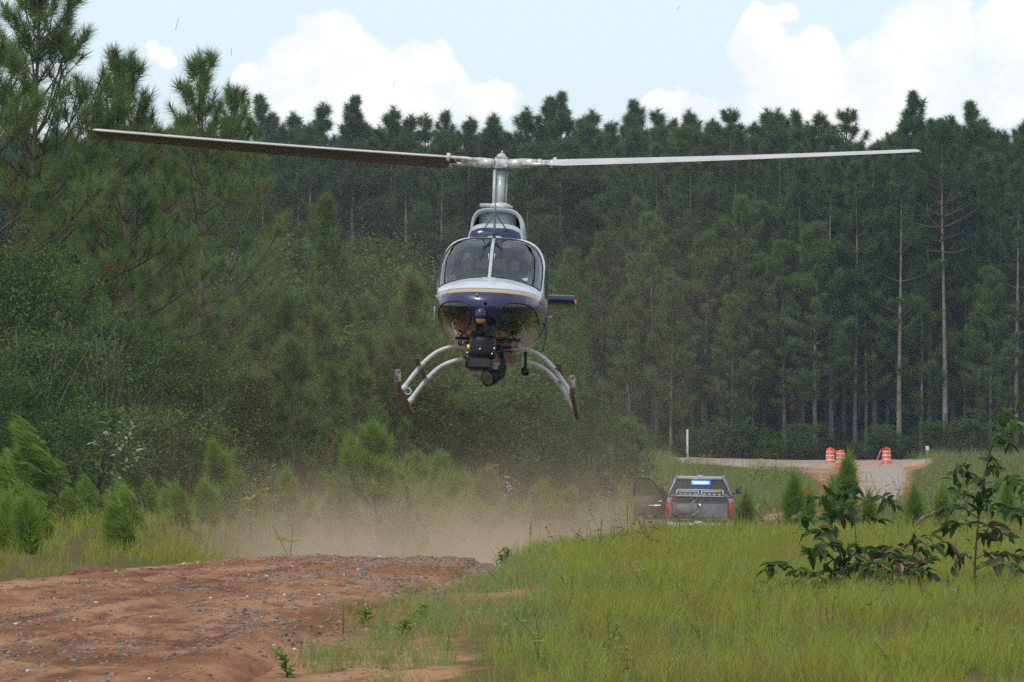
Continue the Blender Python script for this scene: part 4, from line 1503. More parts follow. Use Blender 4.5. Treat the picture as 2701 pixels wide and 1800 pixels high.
sapling('silvery_sapling', 'sapling with pale silvery leaf undersides blown up by the wind', [
    ([(840, 830), (855, 700), (880, 520), (905, 350), (925, 190)], .016, {'pale': .8, 'light': .2}, .15),
    ([(870, 600), (940, 480), (985, 340)], .008, {'pale': .9, 'light': .1}, .2), ([(880, 520), (830, 420), (815, 330)], .007, {'pale': .85, 'green': .15}, .2),
    ([(860, 680), (980, 600), (1040, 480)], .008, {'pale': .75, 'green': .25}, .2), ([(870, 620), (780, 520), (690, 480)], .007, {'pale': .7, 'green': .3}, .3),
    ([(855, 720), (960, 690), (1110, 530)], .007, {'pale': .6, 'green': .4}, .3), ([(850, 740), (930, 760), (1000, 700)], .006, {'green': .6, 'pale': .4}, .2),
    ([(850, 740), (780, 700), (750, 640)], .006, {'green': .6, 'pale': .4}, .2)],
    72.0, 44, group='silvery windblown plants', leaf_scale=.95, spacing=.042, zoom=(0, 1000, 2.851), pale=True, wind=-.5)
sapling('silvery_sapling', 'small silvery-leaved shrub among the young pines below the searchlight', [
    ([(1600, 880), (1590, 780), (1570, 680), (1560, 640)], .012, {'pale': .8, 'light': .2}, .2), ([(1595, 820), (1620, 720), (1640, 670)], .008, {'pale': 1}, .2),
    ([(1595, 840), (1560, 760), (1540, 690)], .008, {'pale': 1}, .2), ([(1597, 850), (1640, 800), (1650, 740)], .008, {'pale': .9, 'green': .1}, .2)],
    112.0, 45, group='silvery windblown plants', leaf_scale=1.5, spacing=.075, zoom=(500, 900, 1.961), pale=True, wind=.3)
# ------------------------------------------------------------------ grass
rg = np.random.default_rng(404)


def tuft(n, hmin, hmax, w, spreadr, lean, rq, m, name, seeds=0, wind=0.0):
    g = Geo()
    for q in range(n):
        h = hmin + (hmax - hmin) * rq.random()
        a = rq.random() * 6.28
        b = np.array([math.cos(a), math.sin(a), 0]) * spreadr * math.sqrt(rq.random())
        d = np.array([rq.normal(), rq.normal(), 0]) * lean + np.array([wind, 0, 0])
        t = np.array([0, .38, .72, 1.0])
        c = b + np.outer(t * h * .97, [0, 0, 1]) + np.outer(t ** 2 * h, d) - np.outer(t ** 3 * h * np.hypot(*d[:2]) * .5, [0, 0, 1])
        s_ = np.array([-math.sin(a + 1.1), math.cos(a + 1.1), 0]) * w * (.6 + .8 * rq.random()) * .5
        V = np.concatenate([c[:3] - s_ * np.array([1, .85, .55])[:, None], c[:3] + s_ * np.array([1, .85, .55])[:, None], c[3:]])
        g.add(V, [np.array([[0, 3, 4, 1], [1, 4, 5, 2]]), np.array([[2, 5, 6]])], 0, rq.random())
    for q in range(seeds):
        h = hmax * (1.1 + .5 * rq.random())
        d = rq.normal(size=3) * [.12, .12, 0]
        p = np.array([[0, 0, 0], d * h * .4 + [0, 0, h * .5], d * h + [0, 0, h]])
        g.tube(p, [.0016, .0014, .0010], 3, mi=1, cap=False, tone=rq.random())
        P_ = p[2] - np.outer(np.linspace(0, .16, 6) * h, norm(p[2] - p[1]))
        needles(g, P_, np.tile(norm(p[2] - p[1]), (6, 1)), 5, .03, .004, .7, .02, rq, mi=1)
    return g.mesh(name, m, False, True)


def place(n, ymin, ymax, dens, rq, margin=2.2):
    y = np.sqrt(ymin ** 2 + (ymax ** 2 - ymin ** 2) * rq.random(n))
    x = (rq.random(n) * 2 - 1) * (.101 * y + margin)
    k = dens(x, y) > rq.random(n)
    return x[k], y[k]


def grass(name, label, n, ymin, ymax, dens, meshes, smin, smax, seed, margin=2.2, tilt=.12, lift=0.0):
    rq = np.random.default_rng(seed)
    x, y = place(n, ymin, ymax, dens, rq, margin)
    m_ = len(x)
    z = ground(x, y) + lift
    patch = .45 + 1.1 * fbm(x * .75, y * .35, 3, seed)
    near = .62 + .38 * sstep(44, 60, y)
    sc = near * (smin + (smax - smin) * rq.random(m_)) * patch
    rot = np.stack([rq.normal(size=m_) * tilt, rq.normal(size=m_) * tilt, rq.random(m_) * 6.28], -1)
    o = scatter(name, np.stack([x, y, z - .01], -1), rot, sc, rq.integers(0, len(meshes), m_), meshes)
    tag(o, label, 'grass')
    return o


T_FIELD = [tuft(16, .20, .42, .0055, .07, .28, rg, [M_GRASS, M_GRASS_DRY], 'field_tuft_%d' % q, seeds=0) for q in range(5)]
T_TALL = [tuft(13, .28, .62, .0055, .06, .20, rg, [M_GRASS, M_GRASS_DRY], 'tall_tuft_%d' % q, seeds=1 if q == 0 else 0) for q in range(3)]
T_WIRY = [tuft(15, .10, .30, .0055, .09, .55, rg, [M_GRASS_BLUE, M_GRASS_DRY], 'wiry_tuft_%d' % q) for q in range(3)]
T_VERGE = [tuft(16, .15, .45, .007, .10, .35, rg, [M_GRASS, M_GRASS_DRY], 'verge_tuft_%d' % q, seeds=q % 2, wind=-.25) for q in range(3)]
T_FAR = [tuft(22, .25, .75, .014, .35, .3, rg, [M_GRASS_BLUE, M_GRASS_DRY], 'bank_tuft_%d' % q, seeds=1) for q in range(3)]


def side(x, y):
    L, Rr = road_edges(np.clip(y, -20, 272))
    return L - x, x - Rr


def field_edge(y):
    """how far right of the road edge the closed sward begins"""
    return np.interp(y, [24, 28, 35, 42, 50, 58, 75], [1.20, 1.15, 1.30, .95, .55, .30, .3])


def d_field(x, y):
    r = side(x, y)[1] + (fbm(x * 1.2, y * .5, 3, 71) - .5) * 1.0
    return sstep(-.1, .45, r - field_edge(y)) * (.60 + .6 * fbm(x * .8, y * .3, 3, 73))


o = grass('field_grass', 'dense yellow-green field grass covering the right foreground', 46000, 23, 74, d_field, T_FIELD, .60, 1.15, 1, 2.5)
o = grass('tall_grass', 'taller green grass with brown seed stalks in the right field', 5200, 40, 92, lambda x, y: d_field(x, y) * (.12 + .6 * sstep(52, 66, y)) , T_TALL, .38, .72, 2)
o = grass('wiry_grass', 'sparse wiry bluish grass on the bare clay shoulder', 30000, 23, 62,
          lambda x, y: np.clip(sstep(-.45 + .45 * sstep(44, 52, y), .5 + .3 * sstep(44, 52, y), side(x, y)[1]) * (1 - .8 * sstep(.2, 1.6, side(x, y)[1] - field_edge(y))) * sstep(.40, .60, fbm(x * 1.3, y * .45, 3, 75)), 0, 1) * .9, T_WIRY, .6, 1.5, 3)
o = grass('verge_grass', 'windblown grass on the verge left of the road', 11000, 38, 100, lambda x, y: sstep(.12, .6, side(x, y)[0] + (fbm(x, y * .5, 3, 77) - .5) * .6) * (.35 + .8 * fbm(x * .6, y * .3, 3, 79)), T_VERGE, .45, 1.0, 4)
o = grass('bank_grass', 'long grass on the slopes beyond the crest and around the barrels', 22000, 85, 284,
          lambda x, y: sstep(.2, 1.5, np.maximum(*side(x, y))) * (.5 + .5 * fbm(x * .3, y * .15, 3, 81)) * (1 - sstep(250, 254, y) * (x < 21.5) * (x > 8.5)), T_FAR, .6, 1.35, 5, 3.0)

# broadleaf weeds and dead stems mixed into the sward
def weed_piece(seed, m, dry):
    rq = np.random.default_rng(seed)
    g = Geo()
    h = .32 + .25 * rq.random()
    for _ in range(1 if dry else 2):
        p = resample([[0, 0, 0], rq.normal(size=3) * [.05, .05, 0] + [0, 0, h * .5], rq.normal(size=3) * [.1, .1, 0] + [0, 0, h]], 6)
        g.tube(p, np.linspace(.004, .002, 6), 4, mi=1, cap=False, tone=.5)
        for f in np.linspace(.25, 1, 16):
            b = p[int(f * 5)]
            a = rq.random() * 6.28
            l = .045 + .05 * rq.random()
            d_ = norm(np.array([math.cos(a), math.sin(a), -.3 if dry else .3]))
            s_ = norm(np.cross(d_, [0, 0, 1.0])) * l * .2
            g.add([b, b + d_ * l * .5 + s_, b + d_ * l, b + d_ * l * .5 - s_], np.array([[0, 1, 2, 3]]), 0, rq.random())
    return g.mesh('field_weed_%d' % seed, m, False, True)


T_WEED = [weed_piece(60 + q, [M_WEED, M_STEM] if q < 3 else [M_WEED_DRY, M_WEED_DRY], q >= 3) for q in range(5)]
o = grass('field_weeds', 'scattered broadleaf weeds and dead stems among the field grass', 2600, 26, 92, lambda x, y: d_field(x, y) * sstep(.42, .62, fbm(x * .9 + 7, y * .35, 3, 85)), T_WEED, .55, 1.05, 6)
o = grass('blue_grass_clumps', 'bluish wiry clumps mixed into the field grass', 9000, 24, 70, lambda x, y: d_field(x, y) * sstep(.50, .66, fbm(x * .7 + 31, y * .3, 3, 87)), T_WIRY, 1.0, 1.7, 7)
T_SCRUB = [weed_piece(90 + q, [M_PINE_YOUNG, M_STEM], False) for q in range(3)]
o = grass('roadside_scrub', 'knee-high green scrub on the slopes around the truck and far road', 5200, 76, 262, lambda x, y: sstep(.3, 1.2, np.maximum(*side(x, y))) * sstep(.44, .64, fbm(x * .35, y * .12, 3, 89)) * (1 - sstep(246, 252, y) * (x < 21.5) * (x > 8.5)), T_SCRUB, 1.2, 2.6, 8, 3.0)

# ------------------------------------------------------------------ single weeds
def weed(name, label, px, py, d, h, seed, dry=False, kind='leafy', wind=0.0, group='weeds beside the road'):
    rq = np.random.default_rng(seed)
    x = gx(px, d)
    z = float(ground(x, d))
    root = empty(name, (x, d, z))
    tag(root, label, 'weed', group)
    st, lf = Geo(), Geo()
    m = M_WEED_DRY if dry else M_WEED
    nst = 4 if kind == 'bushy' else 1
    for _ in range(nst):
        ln = rq.normal() * (.25 if nst > 1 else .06) + wind
        p = np.array([[0, 0, -.02], [ln * h * .3, 0, h * .5], [ln * h, rq.normal() * .05, h * (.7 + .3 * rq.random())]])
        st.tube(resample(p, 8), np.linspace(.005, .002, 8), 5)
        for f in np.linspace(.15, 1.0, int(10 + h * 34)):
            b = np.array([np.interp(f, [0, .5, 1], p[:, c]) for c in range(3)])
            a = rq.random() * 6.28
            l = (.05 + .07 * rq.random()) * (1.25 - .6 * f) * (1.4 if dry else 1)
            d_ = norm(np.array([math.cos(a), math.sin(a), (.5 if not dry else -.5) + .3 * rq.normal()]))
            s_ = norm(np.cross(d_, [0, 0, 1.0])) * l * .16
            lf.add([b, b + d_ * l * .5 + s_, b + d_ * l - [0, 0, l * .15], b + d_ * l * .5 - s_], np.array([[0, 1, 2, 3]]), 0, rq.random())
    obj('stem', st.mesh(name + '_stem', M_WEED_DRY if dry else M_STEM), None, root)
    obj('foliage', lf.mesh(name + '_leaves', m, False, True), None, root)
    return root


weed('dried_weed', 'tangled dried weed at the crest where grass meets road', 1333, 1440, 57, .22, 1, True, 'bushy')
weed('dried_weed', 'small dried starry weed right of the tangled one on the crest', 1430, 1440, 58, .17, 2, True)
weed('weed', 'upright green weed on the crest right of the dried ones', 1478, 1430, 58, .30, 3)
weed('weed', 'tall green weed sticking out of the field grass near its middle', 1622, 1400, 57, .42, 4)
weed('weed', 'bushy weed with a dark dried head left of the truck in the grass', 1738, 1400, 60, .30, 5, False, 'bushy')
weed('weed', 'bright clump of weed at the edge of the bare clay', 962, 1580, 36.5, .17, 6, False, 'bushy')
weed('weed', 'thin upright weed left of the bright clump on the clay', 905, 1600, 35.5, .22, 7)
weed('weed', 'low weed between bare clay and field grass', 1120, 1600, 37, .14, 9, False, 'bushy')
weed('weed', 'low leafy weed nearest the bottom edge on the clay', 760, 1760, 29.5, .17, 10, False, 'bushy')
weed('weed', 'green weed leaning right in the wiry grass', 1060, 1650, 34, .18, 12, False, 'bushy', .2)
weed('weed', 'small seedling weed at the right bottom of the clay', 1180, 1700, 32, .14, 13)
for q, (px, py, d, h, lab) in enumerate([(1655, 1340, 60, .62, 'tallest bare seed stalk left of the truck'), (1580, 1400, 58, .42, 'bare seed stalk at the crest beside the green weed'), (2065, 1350, 55, .66, 'tall bare reddish stalk right of the truck'),
                                         (1395, 1400, 57, .46, 'thin seed stalk above the dried weeds on the crest'), (1700, 1380, 58, .42, 'bare seed stalk below the open truck door'), (1930, 1380, 60, .45, 'bare seed stalk below the truck bumper'),
                                         (1790, 1380, 60, .44, 'bare seed stalk in front of the left tail light'), (2370, 1330, 56, .6, 'bare reddish stalk right of the thin sapling'), (2345, 1330, 57, .55, 'bare reddish stalk behind the thin sapling')]):
    rq = np.random.default_rng(700 + q)
    x = gx(px, d)
    z = float(ground(x, d))
    g = Geo()
    ln = rq.normal() * .12
    p = resample([[0, 0, -.02], [ln * h * .4, 0, h * .5], [ln * h, 0, h]], 7)
    g.tube(p, np.linspace(.0042, .0028, 7), 5)
    P_ = p[-1] - np.outer(np.linspace(0, .3, 10) * h, norm(p[-1] - p[-2]))
    needles(g, P_, np.tile(norm(p[-1] - p[-2]), (10, 1)), 6, .035, .005, .5, .02, rq)
    o = obj('seed_stalk', g.mesh('seed_stalk_%d' % q, M_GRASS_DRY, False, True))
    o.location = (x, d, z)
    tag(o, lab, 'seed stalk', 'seed stalks above the grass')
# ================================================================== helicopter
# local axes: x to the picture's right, y aft (nose towards the camera), z up; s below is y
M_GLASS = glass_mat('smoked_canopy_glass', (0.62, 0.63, 0.65))
M_GLASS_CHIN = glass_mat('smoked_chin_glass', (0.40, 0.40, 0.41))
M_BLACK = mat('black_rubber', (0.012, 0.012, 0.013), 0.6)
M_BLACKP = mat('black_housing', (0.007, 0.0072, 0.008), 0.5, spec=.25, vary=.3, vscale=9)
M_GREYP = mat('grey_paint', (0.36, 0.38, 0.40), 0.35, vary=.12, vscale=7, coat=.3)
M_WHITEP = mat('off_white_tube', (0.48, 0.49, 0.51), 0.4, vary=.12, vscale=9)
M_HUB = mat('hub_metal', (0.50, 0.49, 0.48), 0.42, metal=.25, vary=.3, vscale=18)
M_STEELD = mat('dark_steel', (0.10, 0.10, 0.105), 0.45, metal=.6)
M_NAVY = mat('navy_paint', (0.007, 0.012, 0.062), 0.25, coat=.3)
M_LINING = mat('cabin_lining', (0.05, 0.05, 0.053), 0.85)
M_SEAT = mat('seat_cloth', (0.045, 0.047, 0.055), 0.9)
M_LENS = mat('lamp_lens', (0.16, 0.15, 0.14), 0.08, metal=.6)
M_AMBER = mat('amber_lens', (0.45, 0.24, 0.06), 0.25)
M_YELLOW = mat('yellow_placard', (0.75, 0.62, 0.03), 0.5)
M_WHITE = mat('white_marking', (0.8, 0.8, 0.8), 0.5)
M_MUDDY = mat('muddy_skid', (0.15, 0.105, 0.082), 0.8, vary=.4, vscale=12)
M_REDLENS = mat('red_position_lens', (0.5, 0.03, 0.02), 0.2, emit=(1, .08, .03), estr=.25)
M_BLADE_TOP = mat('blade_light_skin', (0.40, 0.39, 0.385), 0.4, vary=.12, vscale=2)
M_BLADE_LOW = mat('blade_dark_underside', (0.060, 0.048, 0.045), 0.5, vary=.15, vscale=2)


def livery():
    """silver top, gold pinstripe, navy band, dusty pale belly: all set by height on the fuselage"""
    m = bpy.data.materials.new('fuselage_livery')
    m.use_nodes = True
    T = NT(m.node_tree)
    out = T.n('ShaderNodeOutputMaterial')
    b = T.n('ShaderNodeBsdfPrincipled')
    T.link(b.outputs[0], out.inputs[0])
    tc = T.n('ShaderNodeTexCoord')
    sp = T.n('ShaderNodeSeparateXYZ')
    T.link(tc.outputs['Object'], sp.inputs[0])
    z, y = sp.outputs[2], sp.outputs[1]
    zz = T.m('SUBTRACT', z, T.m('MULTIPLY', T.m('MAXIMUM', T.m('SUBTRACT', y, 2.3), 0.0), 0.30))   # stripes sweep up towards the tail
    silver, navy, gold, belly = (0.47, 0.50, 0.54, 1), (0.007, 0.012, 0.060, 1), (0.42, 0.25, 0.085, 1), (0.34, 0.30, 0.27, 1)

    def over(col, lo, hi, c):
        f = T.m('MULTIPLY', T.smooth(zz, lo - .002, lo + .002), T.smooth(zz, hi + .002, hi - .002))
        return T.mixc(f, col, c)
    col = over(silver, 1.262, 1.272, navy)
    col = over(col, 1.217, 1.260, gold)
    col = over(col, .60, 1.215, navy)
    edge = T.smooth(y, .75, 1.15, .785, .93)                      # navy ends higher along the cabin sides
    col = T.mixc(T.smooth(T.m('SUBTRACT', z, edge), .004, -.004), col, belly)
    dirt = T.noise(tc.outputs['Object'], 7, 6, .65)
    low = T.smooth(z, 1.0, .7)
    col = T.mixc(T.m('MULTIPLY', T.smooth(dirt, .45, .7), T.m('MULTIPLY', low, .6)), col, (0.13, 0.07, 0.045, 1))
    T.link(col, b.inputs['Base Color'])
    b.inputs['Roughness'].default_value = 0.30
    b.inputs['Metallic'].default_value = 0.0
    b.inputs['Coat Weight'].default_value = 0.35
    b.inputs['Coat Roughness'].default_value = 0.06
    return m


M_LIVERY = livery()
HELI = empty('helicopter', (-0.36, 61.0, EYE))
HELI.rotation_euler = Euler((R(-6.0), R(2.0), R(-2.2)), 'XYZ')
tag(HELI, 'silver and navy helicopter hovering nose-on above the dirt road', 'helicopter')

FT = np.array([  # s, half width, widest height, top, bottom
    (0, .015, 1.06, 1.075, 1.045), (.04, .20, 1.06, 1.17, .95), (.12, .35, 1.07, 1.25, .87), (.25, .47, 1.09, 1.32, .81), (.45, .56, 1.12, 1.395, .765),
    (.65, .61, 1.16, 1.44, .74), (.78, .63, 1.18, 1.472, .73), (.95, .645, 1.2, 1.62, .725), (1.15, .655, 1.2, 1.80, .72), (1.35, .662, 1.22, 1.945, .72),
    (1.55, .668, 1.22, 2.045, .72), (1.75, .672, 1.22, 2.105, .72), (2.0, .675, 1.23, 2.135, .72), (2.4, .675, 1.25, 2.15, .72), (2.8, .66, 1.3, 2.13, .73),
    (3.1, .61, 1.4, 2.1, .80), (3.4, .50, 1.5, 2.06, .98), (3.7, .37, 1.6, 2.02, 1.22), (4.0, .27, 1.72, 1.99, 1.42), (4.3, .225, 1.77, 1.98, 1.55),
    (6.0, .175, 1.81, 1.975, 1.64), (8.25, .11, 1.86, 1.97, 1.75)])


def fsec(s):
    q = np.sqrt(np.maximum(s, 0))
    out = []
    Q = np.sqrt(FT[:, 0])
    for c in range(1, 5):
        v = np.interp(q, Q, FT[:, c])
        e = .018
        v = (np.interp(q - e, Q, FT[:, c]) + 2 * v + np.interp(q + e, Q, FT[:, c])) / 4 if np.ndim(q) else v
        out.append(v)
    return out


def fsurf(S, PH, inset=0.0):
    w, zc, zt, zb = fsec(S)
    w, zt, zb = np.maximum(w - inset, .004), zt - inset, zb + inset
    c, s = np.cos(PH), np.sin(PH)
    nt = 2.35 + 1.75 * sstep(.85, 1.8, S)
    nt = nt - 1.9 * sstep(2.9, 4.2, S)
    nb = 2.25 + .05 * sstep(.2, 1.2, S) - .2 * sstep(3.0, 4.2, S)
    n = np.where(s >= 0, nt, nb)
    x = w * np.sign(c) * np.abs(c) ** (2 / n)
    z = np.where(s >= 0, zc + (zt - zc) * np.abs(s) ** (2 / n), zc - (zc - zb) * np.abs(s) ** (2 / n))
    return np.stack([x, S, z], -1)


_ss = np.concatenate([np.linspace(0, math.sqrt(.78), 58)[:-1] ** 2, np.linspace(.78, 2.0, 96)[:-1], np.linspace(2.0, 3.4, 60)[:-1], np.linspace(3.4, 4.4, 24)[:-1], np.linspace(4.4, 8.25, 24)])
NPH = 300
_t = np.arange(NPH) / NPH * 2 * np.pi
_ph = _t
SS, PP = np.meshgrid(_ss, _ph, indexing='ij')
BV = fsurf(SS, PP)
ns = len(_ss)
ii = np.arange(ns - 1)[:, None]
jj = np.arange(NPH)[None]
QF = np.stack([ii * NPH + jj, ii * NPH + (jj + 1) % NPH, (ii + 1) * NPH + (jj + 1) % NPH, (ii + 1) * NPH + jj], -1)
FC = (BV[ii, jj] + BV[ii, (jj + 1) % NPH] + BV[ii + 1, (jj + 1) % NPH] + BV[ii + 1, jj]) / 4
fx, fs, fz = FC[..., 0], FC[..., 1], FC[..., 2]
ax = np.abs(fx)

WX = np.array([(1.30, .622), (1.58, .63), (1.72, .622), (1.84, .594), (1.94, .535), (2.01, .455), (2.05, .365), (2.075, .25), (2.083, 0)])


def wind_lo(x):
    return 1.485 - .125 * (np.abs(x) / .62) ** 2


def in_wind(x, s, z, grow=0.0):
    a = np.abs(x)
    return (a < np.interp(z, WX[:, 0], WX[:, 1]) + grow) & (z > wind_lo(x) - grow) & (a > .022) & (s < 1.80) & (z < 2.083)


def in_chin(x, s, z):
    a = np.abs(x)
    zc_ = .935 + .03 * (a - .39)
    return ((np.abs(a - .395) / .215) ** 3 + (np.abs(z - zc_) / .165) ** 3 < 1) & (s < 1.0)


def in_door(x, s, z):
    return (np.abs(x) > .42) & (s > 1.30) & (s < 2.18) & (z > .86) & (z < 2.03) & (z > .86 + np.clip(1.45 - s, 0, 1) * 1.2)


def in_dwin(x, s, z):
    return (np.abs(x) > .42) & (((np.abs(s - 1.74) / .42) ** 4 + (np.abs(z - 1.66) / .34) ** 4) < 1)


def in_rwin(x, s, z):
    return (np.abs(x) > .42) & (((np.abs(s - 2.58) / .30) ** 4 + (np.abs(z - 1.72) / .22) ** 4) < 1)


W_ = in_wind(fx, fs, fz)
C_ = in_chin(fx, fs, fz)
D_ = in_door(fx, fs, fz) & ~W_
DW_ = in_dwin(fx, fs, fz) & ~W_
RW_ = in_rwin(fx, fs, fz)
HOLE = W_ | C_ | DW_ | RW_


def skin(mask, name, m, inset=0.0, solid=False):
    F = QF[mask].reshape(-1, 4)
    used, inv = np.unique(F, return_inverse=True)
    VV = (BV if inset == 0 else fsurf(SS, PP, inset)).reshape(-1, 3)[used]
    g = Geo()
    g.add(VV, inv.reshape(-1, 4)[:, ::-1])
    return g.mesh(name, m, True)


body = obj('fuselage', skin(~HOLE & ~D_, 'fuselage', M_LIVERY), None, HELI)
obj('cabin_lining', skin(~HOLE & (FC[..., 1] < 3.0) & (FC[..., 1] > .3), 'cabin_lining', M_LINING, .022), None, HELI)
for sg, nm in ((-1, 'a'), (1, 'b')):
    sd_ = (fx * sg > 0)
    obj('windshield', skin(W_ & sd_, 'windshield_' + nm, M_GLASS), None, HELI)
    obj('chin_window', skin(C_ & sd_, 'chin_window_' + nm, M_GLASS_CHIN), None, HELI)
    obj('rear_window', skin(RW_ & sd_, 'rear_window_' + nm, M_GLASS), None, HELI)
    dr = obj('door', skin(D_ & ~DW_ & sd_, 'door_' + nm, M_LIVERY), None, HELI)
    obj('window', skin(DW_ & sd_, 'door_window_' + nm, M_GLASS), None, dr)
    g = Geo()
    g.box((sg * .675, 2.08, 1.30), (.03, .12, .028), bev=.008)
    obj('handle', g.mesh('door_handle', M_STEELD), None, dr)

# seals round the windows: curves traced on the skin
from mathutils.bvhtree import BVHTree
_bv = BVHTree.FromPolygons([Vector(v) for v in BV.reshape(-1, 3)], QF.reshape(-1, 4).tolist())


def on_front(x, z, lift=.003):
    h = _bv.ray_cast(Vector((x, -2, z)), Vector((0, 1, 0)))
    return np.array(h[0] - Vector((0, lift, 0))) if h[0] else None


def front_curve(pts, n, closed=True):
    P = np.asarray(pts, float)
    if closed:
        P = np.concatenate([P, P[:1]])
    seg = np.concatenate([[0], np.cumsum(np.linalg.norm(np.diff(P, axis=0), axis=1))])
    t = np.linspace(0, seg[-1], n)
    q = [on_front(np.interp(k, seg, P[:, 0]), np.interp(k, seg, P[:, 1])) for k in t]
    return np.array([v for v in q if v is not None])


for sg in (-1, 1):
    xs = np.linspace(.022, .62, 16)
    low = [(sg * x, wind_lo(x)) for x in xs]
    zsd = np.linspace(1.40, 2.072, 24)
    up = [(sg * float(np.interp(z, WX[:, 0], WX[:, 1])), z) for z in zsd]
    top = [(sg * x, 2.078) for x in np.linspace(.19, .022, 6)]
    g = Geo()
    c = front_curve(low + up + top, 120)
    g.tube(c, .010, 6)
    obj('window_seal', g.mesh('windshield_seal', M_BLACK, True), None, HELI)
    a = np.linspace(0, 2 * np.pi, 60)[:-1]
    cx_ = .395 + .215 * np.sign(np.cos(a)) * np.abs(np.cos(a)) ** (2 / 3)
    cz_ = .935 + .03 * (cx_ - .39) + .165 * np.sign(np.sin(a)) * np.abs(np.sin(a)) ** (2 / 3)
    g = Geo()
    g.tube(front_curve(np.stack([sg * cx_, cz_], -1), 90), .0115, 6)
    obj('window_seal', g.mesh('chin_seal', M_BLACK, True), None, HELI)
    # door outline, seen along the side
    g = Geo()
    w_ = lambda s, z: fsurf(np.array([s]), np.array([0.0]))[0]
    for (s0, z0, s1, z1) in ((2.18, .88, 2.18, 2.02),):
        zz_ = np.linspace(z0, z1, 20)
        pts = []
        for z in zz_:
            h = _bv.ray_cast(Vector((sg * 3, s0, z)), Vector((-sg, 0, 0)))
            if h[0]:
                pts.append(np.array(h[0]) + [sg * .004, 0, 0])
        g.tube(np.array(pts), .006, 5)
    obj('door_seal', g.mesh('door_seal', M_STEELD, True), None, HELI)

# centre post, with the ridge it stands on
g = Geo()
zs = np.linspace(1.47, 2.09, 26)
pts = np.array([q for q in (on_front(0, z, .008) for z in zs) if q is not None])
g.tube(pts, .024, 8, squash=.6)
obj('centre_post', g.mesh('centre_post', M_GREYP, True), None, HELI)
g = Geo()
pts = np.array([on_front(x, wind_lo(x) - .018, .004) for x in np.linspace(-.085, .085, 9)])
g.tube(pts, .014, 6)
obj('post_foot', g.mesh('post_foot', M_GREYP, True), None, HELI)
# placard on the right windshield, small screw head on the nose
g = Geo()
q = on_front(.425, 1.475, .012)
g.box(q, (.085, .004, .045), rot=(R(-30), 0, R(-25)), bev=.002)
obj('placard', g.mesh('windshield_placard', M_GREYP), None, HELI)
g = Geo()
q = on_front(-.11, 1.17, .002)
g.tube([q, q - [0, .05, 0]], [.013, .008], 8)
obj('pitot_tube', g.mesh('pitot_tube', M_HUB, True), None, HELI)

# wire-strike cutter on the roof, its braces, and their reflection in the windshield, built as dark curved tubes
g = Geo()
g.tube([(0, 1.62, 2.05), (0, 1.66, 2.22), (0, 1.70, 2.44), (0, 1.72, 2.66)], [.024, .017, .010, .005], 6)
for sg in (-1, 1):
    g.tube([(0, 1.70, 2.40), (sg * .19, 1.92, 2.16)], .0075, 6)
obj('wire_cutter', g.mesh('wire_cutter', M_STEELD, True), None, HELI)
g = Geo()
for sg in (-1, 1):
    for pl in ([(.02, 2.03), (.075, 1.965), (.10, 1.88), (.125, 1.72)], [(.145, 2.075), (.115, 2.03), (.10, 1.95), (.125, 1.90)], [(.02, 1.99), (.06, 1.955), (.105, 1.90)]):
        p = resample([on_front(sg * x, min(z, 2.06), .016) for x, z in pl], 12)
        g.tube(p, np.linspace(.010, .004, 12), 6)
obj('brace_reflection', g.mesh('brace_reflection', M_BLACK, True), None, HELI)
g = Geo()
for sg in (-1, 1):
    g.tube([(sg * .10, 1.9, 2.10), (sg * .10, 1.9, 2.21)], .006, 5)
obj('roof_aerial', g.mesh('roof_aerial', M_STEELD), None, HELI)


def loft(g, secs, n=40, m=2.4, half=True, mi=0, cap=True):
    """secs: (s, half width, z bottom, z top)"""
    ph = np.linspace(0, np.pi, n)
    V = []
    for (s, w, zb, zt) in secs:
        c, sn = np.cos(ph), np.sin(ph)
        V.append(np.stack([w * np.sign(c) * np.abs(c) ** (2 / m), np.full(n, s), zb + (zt - zb) * np.abs(sn) ** (2 / m)], -1))
    V = np.array(V)
    k = len(secs)
    i = np.arange(k - 1)[:, None] * n
    j = np.arange(n - 1)[None]
    F = np.stack([i + j, i + n + j, i + n + j + 1, i + j + 1], -1).reshape(-1, 4)
    Fs = [F]
    if cap:
        Fs.append(np.arange(n)[None])
    g.add(V.reshape(-1, 3), Fs, mi)


# forward fairing with navy panel
g = Geo()
loft(g, [(1.86, .06, 2.10, 2.12), (1.875, .20, 2.08, 2.20), (1.92, .30, 2.08, 2.27), (2.00, .335, 2.06, 2.315), (2.15, .35, 2.05, 2.335), (2.6, .36, 2.0, 2.36)], m=3.4)
fair = obj('roof_fairing', g.mesh('roof_fairing', M_GREYP, True), None, HELI)
g = Geo()
ph = np.linspace(0, np.pi, 40)
pan = []
for (s, w, zb, zt) in ((1.872, .215, 2.09, 2.19), (1.915, .292, 2.085, 2.245), (1.95, .314, 2.085, 2.262)):
    c, sn = np.cos(ph), np.sin(ph)
    pan.append(np.stack([(w + .006) * np.sign(c) * np.abs(c) ** (2 / 3.4), np.full(40, s - .008), zb + (zt + .004 - zb) * np.abs(sn) ** (2 / 3.4)], -1))
pan = np.array(pan)
F = np.stack([(np.arange(2)[:, None] * 40 + np.arange(39)[None]), (np.arange(2)[:, None] * 40 + 40 + np.arange(39)[None]), (np.arange(2)[:, None] * 40 + 41 + np.arange(39)[None]), (np.arange(2)[:, None] * 40 + 1 + np.arange(39)[None])], -1).reshape(-1, 4)
g.add(pan.reshape(-1, 3), [F, np.arange(40)[None]])
obj('navy_panel', g.mesh('navy_panel', M_NAVY, True), None, fair)
